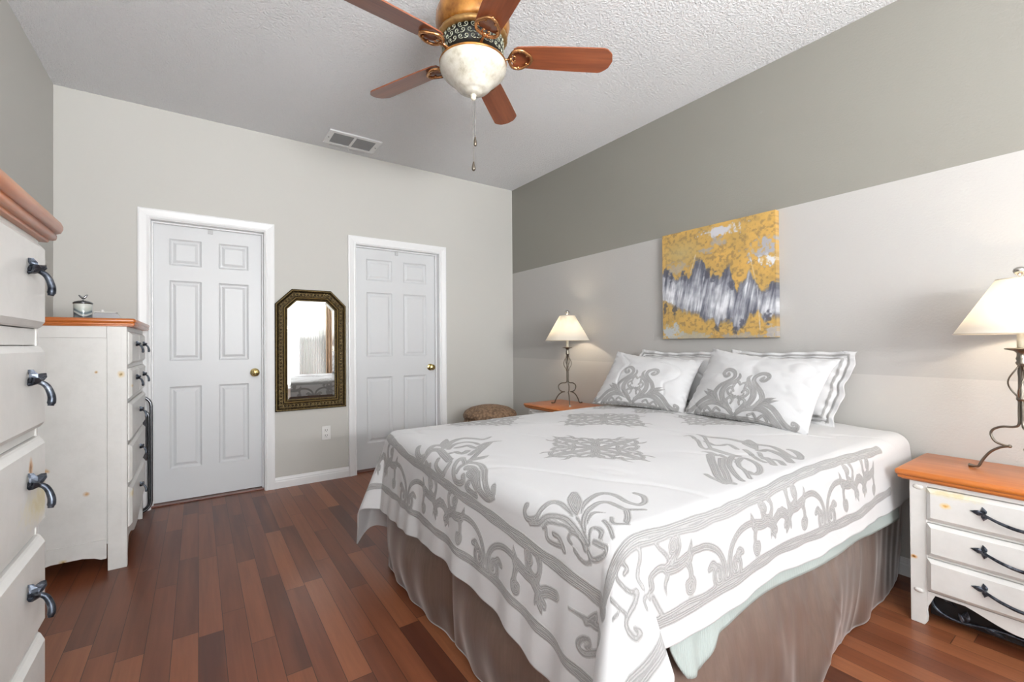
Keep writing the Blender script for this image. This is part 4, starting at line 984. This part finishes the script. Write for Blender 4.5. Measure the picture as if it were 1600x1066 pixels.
for (x0, y0, x1, y1, w_) in ((.29, .60, .34, .76, .006), (.80, .70, .85, .46, .005), (.86, .42, .88, .06, .007)):
    dx, dy = x1-x0, y1-y0; k = np.clip(((U-x0)*dx+(V-y0)*dy)/(dx*dx+dy*dy), 0, 1); dd = np.hypot(U-x0-k*dx, V-y0-k*dy); lay(np.clip((w_+g1*.004-dd)/.006, 0, 1)*.6, wh-15)
for (x, y) in ((.04, .64), (.10, .58), (.22, .60), (.45, .58), (.50, .54), (.66, .44), (.53, .08), (.69, .07), (.74, .13), (.94, .15), (.12, .27), (.03, .30)):
    lay(blob(x, y, .03, .05, .75, .2), dk-12)
def pcol(me, c):
    ca = me.color_attributes.new('paint', 'FLOAT_COLOR', 'POINT'); cc = np.clip(c.reshape(-1, 3)/255, 0, 1); cl = np.where(cc <= .04045, cc/12.92, ((cc+.055)/1.055)**2.4)
    ca.data.foreach_set('color', np.hstack([cl, np.ones((len(cl), 1))]).astype(np.float32).reshape(-1))
t = NT('gold and grey paint'); a_ = t.n('ShaderNodeAttribute', attribute_name='paint'); t.base(a_.outputs['Color']); t.set(.45); t.bump(t.noise(t.pos(), 120, 3), .3, .003); MPAINT = t.m
PY0, PY1, PZ0, PZ1 = 1.262, 2.045, 1.167, 1.915
Yg = PY1+(PY0-PY1)*U; Zg = PZ0+(PZ1-PZ0)*V
P = np.stack([np.full_like(U, XR-.045), Yg, Zg], -1)
cv = grid_mesh('canvas', P, None, MPAINT, pt); pcol(cv.data, col)
# wrapped sides carry the paint over the edge
Ps = []; cs = []
for (Yl, Zl, cl) in ((Yg[-1], Zg[-1], col[-1]), (Yg[:, -1][::-1], Zg[:, -1][::-1], col[:, -1][::-1]), (Yg[0][::-1], Zg[0][::-1], col[0][::-1]), (Yg[:, 0], Zg[:, 0], col[:, 0])):
    Ps.append(np.stack([Yl, Zl], -1)); cs.append(cl)
Ps = np.concatenate(Ps); cs = np.concatenate(cs)
P = np.stack([np.stack([np.full(len(Ps), x), Ps[:, 0], Ps[:, 1]], -1) for x in (XR-.045, XR-.033, XR-.020, XR-.004)])
cw_ = grid_mesh('canvas_edge', P, None, MPAINT, pt); pcol(cw_.data, np.stack([cs]*4)*.97)
bm = NB(); box(bm, (XR-.040, PY0+.004, PZ0+.004), (XR, PY1-.004, PZ1-.004)); fin('stretcher_frame', bm, m_simple('raw pine', (190, 160, 120), .7), pt)

# ---------------- mirror ----------------
mr = thing('wall_mirror', (.772, YB, 1.10), 'tall mirror with clipped top corners in a carved antique gold frame between the doors', 'mirror')
OUT = [(.499, .610), (1.044, .610), (1.044, 1.470), (.922, 1.594), (.622, 1.594), (.499, 1.470)]
def inset(poly, d):
    n = len(poly); o = []
    for i in range(n):
        p0, p1, p2 = [Vector(poly[k % n]) for k in (i-1, i, i+1)]
        e1 = (p1-p0).normalized(); e2 = (p2-p1).normalized(); n1 = Vector((-e1.y, e1.x)); n2 = Vector((-e2.y, e2.x))
        b = (n1+n2).normalized(); o.append(tuple(p1+b*(d/max(.2, b.dot(n1)))))
    return o
def ring_sweep(bm, prof, mi_of=None):
    loops = [[bm.verts.new((x, YB-h, z)) for x, z in inset(OUT, d)] for d, h in prof]
    for j, (A_, B_) in enumerate(zip(loops, loops[1:])):
        for k in range(6):
            f = bm.faces.new((A_[k], A_[(k+1) % 6], B_[(k+1) % 6], B_[k])); f.material_index = mi_of(j) if mi_of else 0
t = NT('antique bronze gilt'); p = t.obj(); nn = t.noise(p, 70, 4, .7)
t.base(t.ramp(nn, [(.38, lin((30, 24, 14))), (.58, lin((70, 56, 32))), (.78, lin((150, 130, 86)))])); t.set(.34, .75); t.bump(nn, .8, .006); MG1 = t.m
MG2 = m_simple('bright gilt', (196, 172, 116), .28, .9, .2, 120)
bm = NB(); ring_sweep(bm, [(0, 0), (0, .026), (.006, .031), (.013, .031), (.018, .026), (.026, .020), (.044, .017), (.062, .020), (.068, .026)]); fr = fin('frame', bm, MG1, mr)
bm = NB(); ring_sweep(bm, [(.066, .018), (.066, .027), (.070, .030), (.073, .027), (.0735, .024)]); fin('gilt_line', bm, MG2, fr)
bm = NB(); ring_sweep(bm, [(.0735, .025), (.080, .020), (.088, .016), (.092, .017), (.094, .012)]); fin('inner_moulding', bm, MG1, mr)
def along(d, step):
    poly = inset(OUT, d); out = []
    for i in range(6):
        a = Vector(poly[i]); b = Vector(poly[(i+1) % 6]); L = (b-a).length; m = max(1, round(L/step))
        for k in range(m): out.append((a+(b-a)*((k+.5)/m), (b-a).normalized()))
    return out
bm = NB()
for (q, e) in along(.0095, .0105): ball(bm, (q.x, YB-.032, q.y), .0042, 6)
fin('outer_beading', bm, MG2, fr); bm = NB()
for (q, e) in along(.0875, .0085): ball(bm, (q.x, YB-.018, q.y), .003, 6)
fin('inner_beading', bm, MG2, fr)
bm = NB()
for i, (q, e) in enumerate(along(.042, .027)):
    nrm = Vector((-e.y, e.x)); s = 1 if i % 2 else -1
    def T(c, q=q, e=e, nrm=nrm):
        w_ = q+e*c[0]+nrm*c[1]; return Vector((w_.x, YB-.018-c[2], w_.y))
    sp = spline([(-.013, -.012*s, .001), (-.004, -.010*s, .005), (.004, 0, .007), (.002, .010*s, .005), (-.006, .010*s, .003), (-.005, .003*s, .003)], 3)
    tube(bm, sp, [.0022+.002*math.sin(PI*k/(len(sp)-1)) for k in range(len(sp))], 6, T=T)
    ball(bm, (.009, -.011*s, .003), .0045, 6, (1.4, .8, .6), T=T); ball(bm, (.010, .012*s, .003), .004, 6, (1.5, .7, .6), T=T)
fin('carved_leaves', bm, m_simple('worn gilt leaf', (134, 116, 78), .34, .8, .6, 160), fr)
t = NT('mirror silver'); t.base((.93, .94, .94, 1)); t.set(.015, 1); MMIR = t.m
bm = NB()
lps = [[bm.verts.new((x, YB-h, z)) for x, z in inset(OUT, d)] for d, h in ((.092, .0125), (.112, .0150))]
for k in range(6): bm.faces.new((lps[0][k], lps[0][(k+1) % 6], lps[1][(k+1) % 6], lps[1][k]))
bm.faces.new(lps[1]); g = fin('glass', bm, MMIR, mr); g['label'] = 'bevelled mirror glass'
bm = NB(); prism(bm, inset(OUT, .02), YB-.010, YB-.0005, lambda u, v, d: Vector((u, d, v))); fin('backing', bm, m_simple('brown board', (110, 84, 60), .8), mr)

# ---------------- table lamps ----------------
t = NT('lit linen shade'); t.base(lin((240, 238, 232))); t.set(.8)
tr = t.n('ShaderNodeBsdfTranslucent'); tr.inputs[0].default_value = lin((252, 248, 238)); mx = t.n('ShaderNodeMixShader'); mx.inputs[0].default_value = .55
t.l(t.b.outputs[0], mx.inputs[1]); t.l(tr.outputs[0], mx.inputs[2]); t.l(mx.outputs[0], t.t.nodes['Material Output'].inputs[0]); MSHADE = t.m
t = NT('lamp bulb glow'); t.base((1, .9, .7, 1)); t.b.inputs['Emission Color'].default_value = (1, .80, .55, 1); t.b.inputs['Emission Strength'].default_value = 12; MBULB = t.m
MLAMP = m_simple('brushed pewter lamp', (128, 122, 112), .3, .95, .15, 80)
def lamp(loc, label, rz=0):
    root = thing('table_lamp', loc, label, 'lamp', 'matching bedside lamps')
    K = dict(parent=root, local=True)
    for q in range(3):
        a = rz+q*2*PI/3+.3
        R = lambda c: Vector((c[0]*math.cos(a), c[0]*math.sin(a), c[1]))
        bm = NB()
        up_ = spline([(.006, .305), (.007, .24), (.008, .195), (.022, .182), (.055, .178), (.080, .163), (.087, .142), (.075, .116), (.050, .105), (.034, .103)], 5)
        tube(bm, [R(c) for c in up_], .0045, 8)
        dn = spline([(.034, .105), (.062, .094), (.090, .070), (.112, .034), (.124, .007), (.134, .003), (.154, .003)], 5)
        m = len(dn); tube(bm, [R(c) for c in dn], [.0048 if i < m-6 else .0048+.0006*(i-m+6) for i in range(m)], 8)
        b0 = R((.034, .104)); ball(bm, tuple(b0), .007, 8)
        fin('leg', bm, MLAMP, **K)
    for q in range(4):
        a = rz+q*PI/2
        bm = NB(); pts = []
        for k in range(17):
            v = k/16; r = .009+.030*math.sin(PI*v)**1.1*(1-.25*v); aa = a+v*1.2
            pts.append((r*math.cos(aa), r*math.sin(aa), .295+.125*v))
        tube(bm, pts, .003, 6); fin('cage_wire', bm, MLAMP, **K)
    bm = NB(); lathe(bm, [(.012, .285), (.015, .29), (.015, .298), (.010, .305), (.009, .42), (.013, .425), (.016, .432), (.012, .440), (.015, .448), (.012, .458), (.012, .47), (.020, .478), (.044, .484), (.046, .488), (.030, .490), (.014, .49)], seg=24); fin('stem', bm, MLAMP, **K)
    bm = NB(); lathe(bm, [(.011, .49), (.011, .545), (.014, .55), (.014, .575), (.010, .58)], seg=20); fin('socket', bm, m_simple('cream candle sleeve', (232, 224, 204), .5), **K)
    bm = NB(); lathe(bm, [(.010, .58), (.020, .605), (.028, .635), (.024, .662), (.010, .678), (.0005, .68)], seg=20); fin('bulb', bm, MBULB, **K)
    bm = NB()
    pts = [(0, s*.012 if i == 0 else s*.045*math.sin(PI*i/16)**.6, .57+.19*i/16 if i else .575) for s in (1,) for i in range(17)]
    tube(bm, [(0, y, z) for _, y, z in pts]+[(0, -y, z) for _, y, z in pts[::-1][1:]], .0016, 6); fin('harp', bm, MLAMP, **K)
    bm = NB(); rb, rtp, z0, z1 = .188, .066, .546, .757
    lathe(bm, [(rb, z0), (rtp, z1), (rtp-.002, z1), (rb-.002, z0), (rb, z0)], seg=64, cap=False); sh = fin('lamp_shade', bm, MSHADE, **K); sh['label'] = 'cream cone shade, lit from inside'
    bm = NB()
    MTR = m_simple('cream trim', (214, 206, 190), .6)
    tube(bm, [(rb*math.cos(2*PI*k/64), rb*math.sin(2*PI*k/64), z0) for k in range(64)], .0022, 6, True); fin('lower_rim', bm, MTR, sh, local=True)
    bm = NB(); tube(bm, [(rtp*math.cos(2*PI*k/64), rtp*math.sin(2*PI*k/64), z1) for k in range(64)], .0022, 6, True)
    for q in range(3): tube(bm, [(0, 0, z1-.004), (rtp*math.cos(q*2.094), rtp*math.sin(q*2.094), z1-.004)], .0012, 5)
    fin('upper_rim', bm, MTR, sh, local=True)
    bm = NB(); lathe(bm, [(.004, .752), (.004, .768), (.008, .771), (.016, .779), (.020, .788), (.017, .797), (.008, .803), (.0005, .804)], seg=20); fin('finial', bm, m_simple('silver ball', (190, 188, 182), .18, 1), **K)
    l = bpy.data.lights.new('lamp_bulb_light', 'POINT'); l.energy = 12.5; l.color = (1, .83, .62); l.shadow_soft_size = .03
    lo = bpy.data.objects.new('lamp_bulb_light', l); C.objects.link(lo); lo.parent = root; lo.location = (0, 0, .66)
    return root
lamp((2.60, 2.885, .619), 'lit pewter lamp on the far nightstand left of the pillows', 3.80)
lamp((2.60, .292, .619), 'lit pewter lamp on the near nightstand, partly cut off by the right edge', 1.1)

# ---------------- ceiling fan ----------------
FX, FY = 1.041, 1.785
fan = thing('ceiling_fan', (FX, FY, ZC), 'five-blade ceiling fan with cherry blades, gilt scroll arms and an alabaster glass bowl', 'ceiling fan')
TF = lambda c: Vector((FX+c[0], FY+c[1], c[2]))
t = NT('amber gilt'); p = t.obj(); nn = t.noise(p, 18, 4, .6); t.base(t.ramp(nn, [(.35, lin((126, 78, 26))), (.65, lin((186, 128, 56)))])); t.set(.34, .45, Coat_Weight=.4); MAMB = t.m
bm = NB(); lathe(bm, [(.075, ZC-.001), (.085, 2.80), (.085, 2.775), (.060, 2.755), (.045, 2.74), (.05, 2.725), (.10, 2.71), (.150, 2.685), (.168, 2.645), (.170, 2.60), (.160, 2.565), (.150, 2.552)], seg=64, T=TF); fin('motor_housing', bm, MAMB, fan)
bm = NB(); lathe(bm, [(.152, 2.555), (.157, 2.549), (.157, 2.537), (.150, 2.530), (.145, 2.527)], seg=144, T=TF, mod=lambda a, r, z: 1+.014*(math.sin(72*a) > 0)); hr = fin('dentil_ring', bm, m_simple('bright bronze', (180, 142, 90), .3, .8), fan)
bm = NB(); lathe(bm, [(.138, 2.53), (.140, 2.50), (.134, 2.468), (.120, 2.452)], seg=64, T=TF); fb = fin('filigree_band', bm, m_simple('black enamel', (26, 28, 26), .4), fan)
bm = NB()
for k in range(30):
    for j, z in enumerate((2.517, 2.493, 2.470)):
        a = 2*PI*(k+.5*(j % 2))/30; r = (.1415, .1405, .136)[j]
        u_ = Vector((-math.sin(a), math.cos(a), 0)); c = Vector((r*math.cos(a), r*math.sin(a), z)); s = 1 if (k+j) % 2 else -1
        pts = [c+u_*x*s+Vector((0, 0, 1))*y for x, y in spline([(-.012, -.008), (-.004, -.010), (.006, -.004), (.006, .006), (-.003, .008), (-.006, .001), (0, -.002)], 3)]
        tube(bm, pts, .0019, 5, T=TF)
fin('filigree', bm, m_simple('pale silver scroll', (186, 190, 170), .35, .7), fb)
bm = NB(); lathe(bm, [(.120, 2.455), (.115, 2.448), (.100, 2.445), (.10, 2.436), (.140, 2.433), (.153, 2.430), (.155, 2.424), (.151, 2.421)], seg=64, T=TF); fin('fitter_ring', bm, MAMB, fan)
t = NT('alabaster glass'); p = t.obj(); nn = t.noise(p, 22, 5, .68); t.base(t.ramp(nn, [(.38, lin((226, 224, 214))), (.55, lin((208, 204, 190))), (.7, lin((176, 170, 150)))])); t.set(.22, 0, Coat_Weight=.4)
tr = t.n('ShaderNodeBsdfTranslucent'); tr.inputs[0].default_value = (.95, .93, .88, 1); mx = t.n('ShaderNodeMixShader'); mx.inputs[0].default_value = .2; t.l(t.b.outputs[0], mx.inputs[1]); t.l(tr.outputs[0], mx.inputs[2]); t.l(mx.outputs[0], t.t.nodes['Material Output'].inputs[0])
bm = NB(); lathe(bm, [(.146, 2.430), (.152, 2.420), (.154, 2.406), (.149, 2.390), (.137, 2.374), (.121, 2.359), (.105, 2.345), (.092, 2.332), (.082, 2.320), (.071, 2.309), (.057, 2.301), (.043, 2.298), (.040, 2.292), (.026, 2.288), (.0005, 2.287)], seg=64, T=TF); bw = fin('glass_bowl', bm, t.m, fan); bw['label'] = 'mottled alabaster glass bowl'
bm = NB(); lathe(bm, [(.0005, 2.289), (.012, 2.287), (.015, 2.282), (.011, 2.276), (.013, 2.270), (.009, 2.263), (.0005, 2.260)], seg=20, T=TF); fin('bowl_finial', bm, m_simple('ivory cap', (214, 208, 190), .35), bw)
for (dx, dy, z1) in ((-.003, -.004, 1.975), (.011, .004, 2.095)):
    bm = NB(); nb = int((2.262-z1)/.0042)
    tube(bm, [(dx, dy, 2.262), (dx, dy, z1)], .0009, 5, T=TF)
    for k in range(0, nb): ball(bm, (dx, dy, 2.262-k*.0042), .0017, 4, T=TF)
    ch = fin('pull_chain', bm, m_simple('steel ball chain', (170, 168, 160), .3, .9), fan)
    bm = NB(); lathe(bm, [(.0005, z1+.002), (.003, z1), (.005, z1-.010), (.0085, z1-.026), (.0085, z1-.034), (.005, z1-.041), (.0005, z1-.043)], (dx, dy, 0), 14, T=TF); fin('pendant', bm, m_simple('dark pewter drop', (120, 112, 100), .3, .9), ch)
MBLADE = m_wood('cherry fan blade', (112, 58, 36), (154, 88, 54), 'ox', .33)
MIR2 = m_simple('antique copper gilt', (190, 138, 92), .26, .9)
def blade_mesh():
    bm = NB(); L0, L1, th = .185, .655, .006
    top = []
    edge = [(L0, .044), (L0+.02, .056), (.30, .0615), (.45, .0655), (.60, .068), (.612, .0665), (.622, .060), (.628, .052), (.638, .046), (.646, .036), (.648, .024), (.652, .012), (.655, 0)]
    outl = edge+[(x, -y) for x, y in edge[::-1][1:]]
    prism(bm, outl, -th/2, th/2, lambda u, v, d: Vector((u, v, d)), .0012)
    bmesh.ops.rotate(bm, verts=bm.verts, cent=(0, 0, 0), matrix=Matrix.Rotation(math.radians(-13), 3, 'X'))
    return bm
def iron_mesh():
    bm = NB(); z = -.010
    tube(bm, [(x, 0, zz) for x, zz in ((.100, -.022), (.125, -.024), (.150, -.018), (.172, -.012))], [.011, .010, .008, .008], 8, flat=.6)
    for s in (1, -1):
        sp = spline([(.165, 0, z-.003), (.172, s*.022, z-.005), (.184, s*.042, z-.005), (.206, s*.050, z-.004), (.228, s*.046, z-.004), (.246, s*.034, z-.004), (.264, s*.020, z-.004), (.270, 0, z-.004)], 4)
        tube(bm, sp, .0072, 8); ball(bm, (.212, s*.045, z-.003), .0085, 8); ball(bm, (.247, s*.022, z-.002), .0075, 8)
        tube(bm, spline([(.170, s*.006, z-.003), (.186, s*.016, z-.003), (.196, s*.012, z-.003), (.192, s*.005, z-.003)], 3), .0035, 6)
    ball(bm, (.172, 0, z-.006), .012, 10, (1, 1, .7)); ball(bm, (.272, 0, z-.002), .008, 8)
    bmesh.ops.rotate(bm, verts=bm.verts, cent=(0, 0, 0), matrix=Matrix.Rotation(math.radians(-13), 3, 'X'))
    return bm
b0 = fin('blade', blade_mesh(), MBLADE, fan, local=True); i0_ = fin('blade_arm', iron_mesh(), MIR2, b0, local=True, shade=True); i0_['label'] = 'gilt scroll arm'
for k, ang in enumerate((-30.5, 41.5, 113.5, 185.5, 257.5)):
    if k == 0: b = b0
    else:
        b = b0.copy(); C.objects.link(b); b.parent = fan; c = i0_.copy(); C.objects.link(c); c.parent = b
    b.location = (0, 0, 2.47-ZC); b.rotation_euler = (0, 0, math.radians(ang))
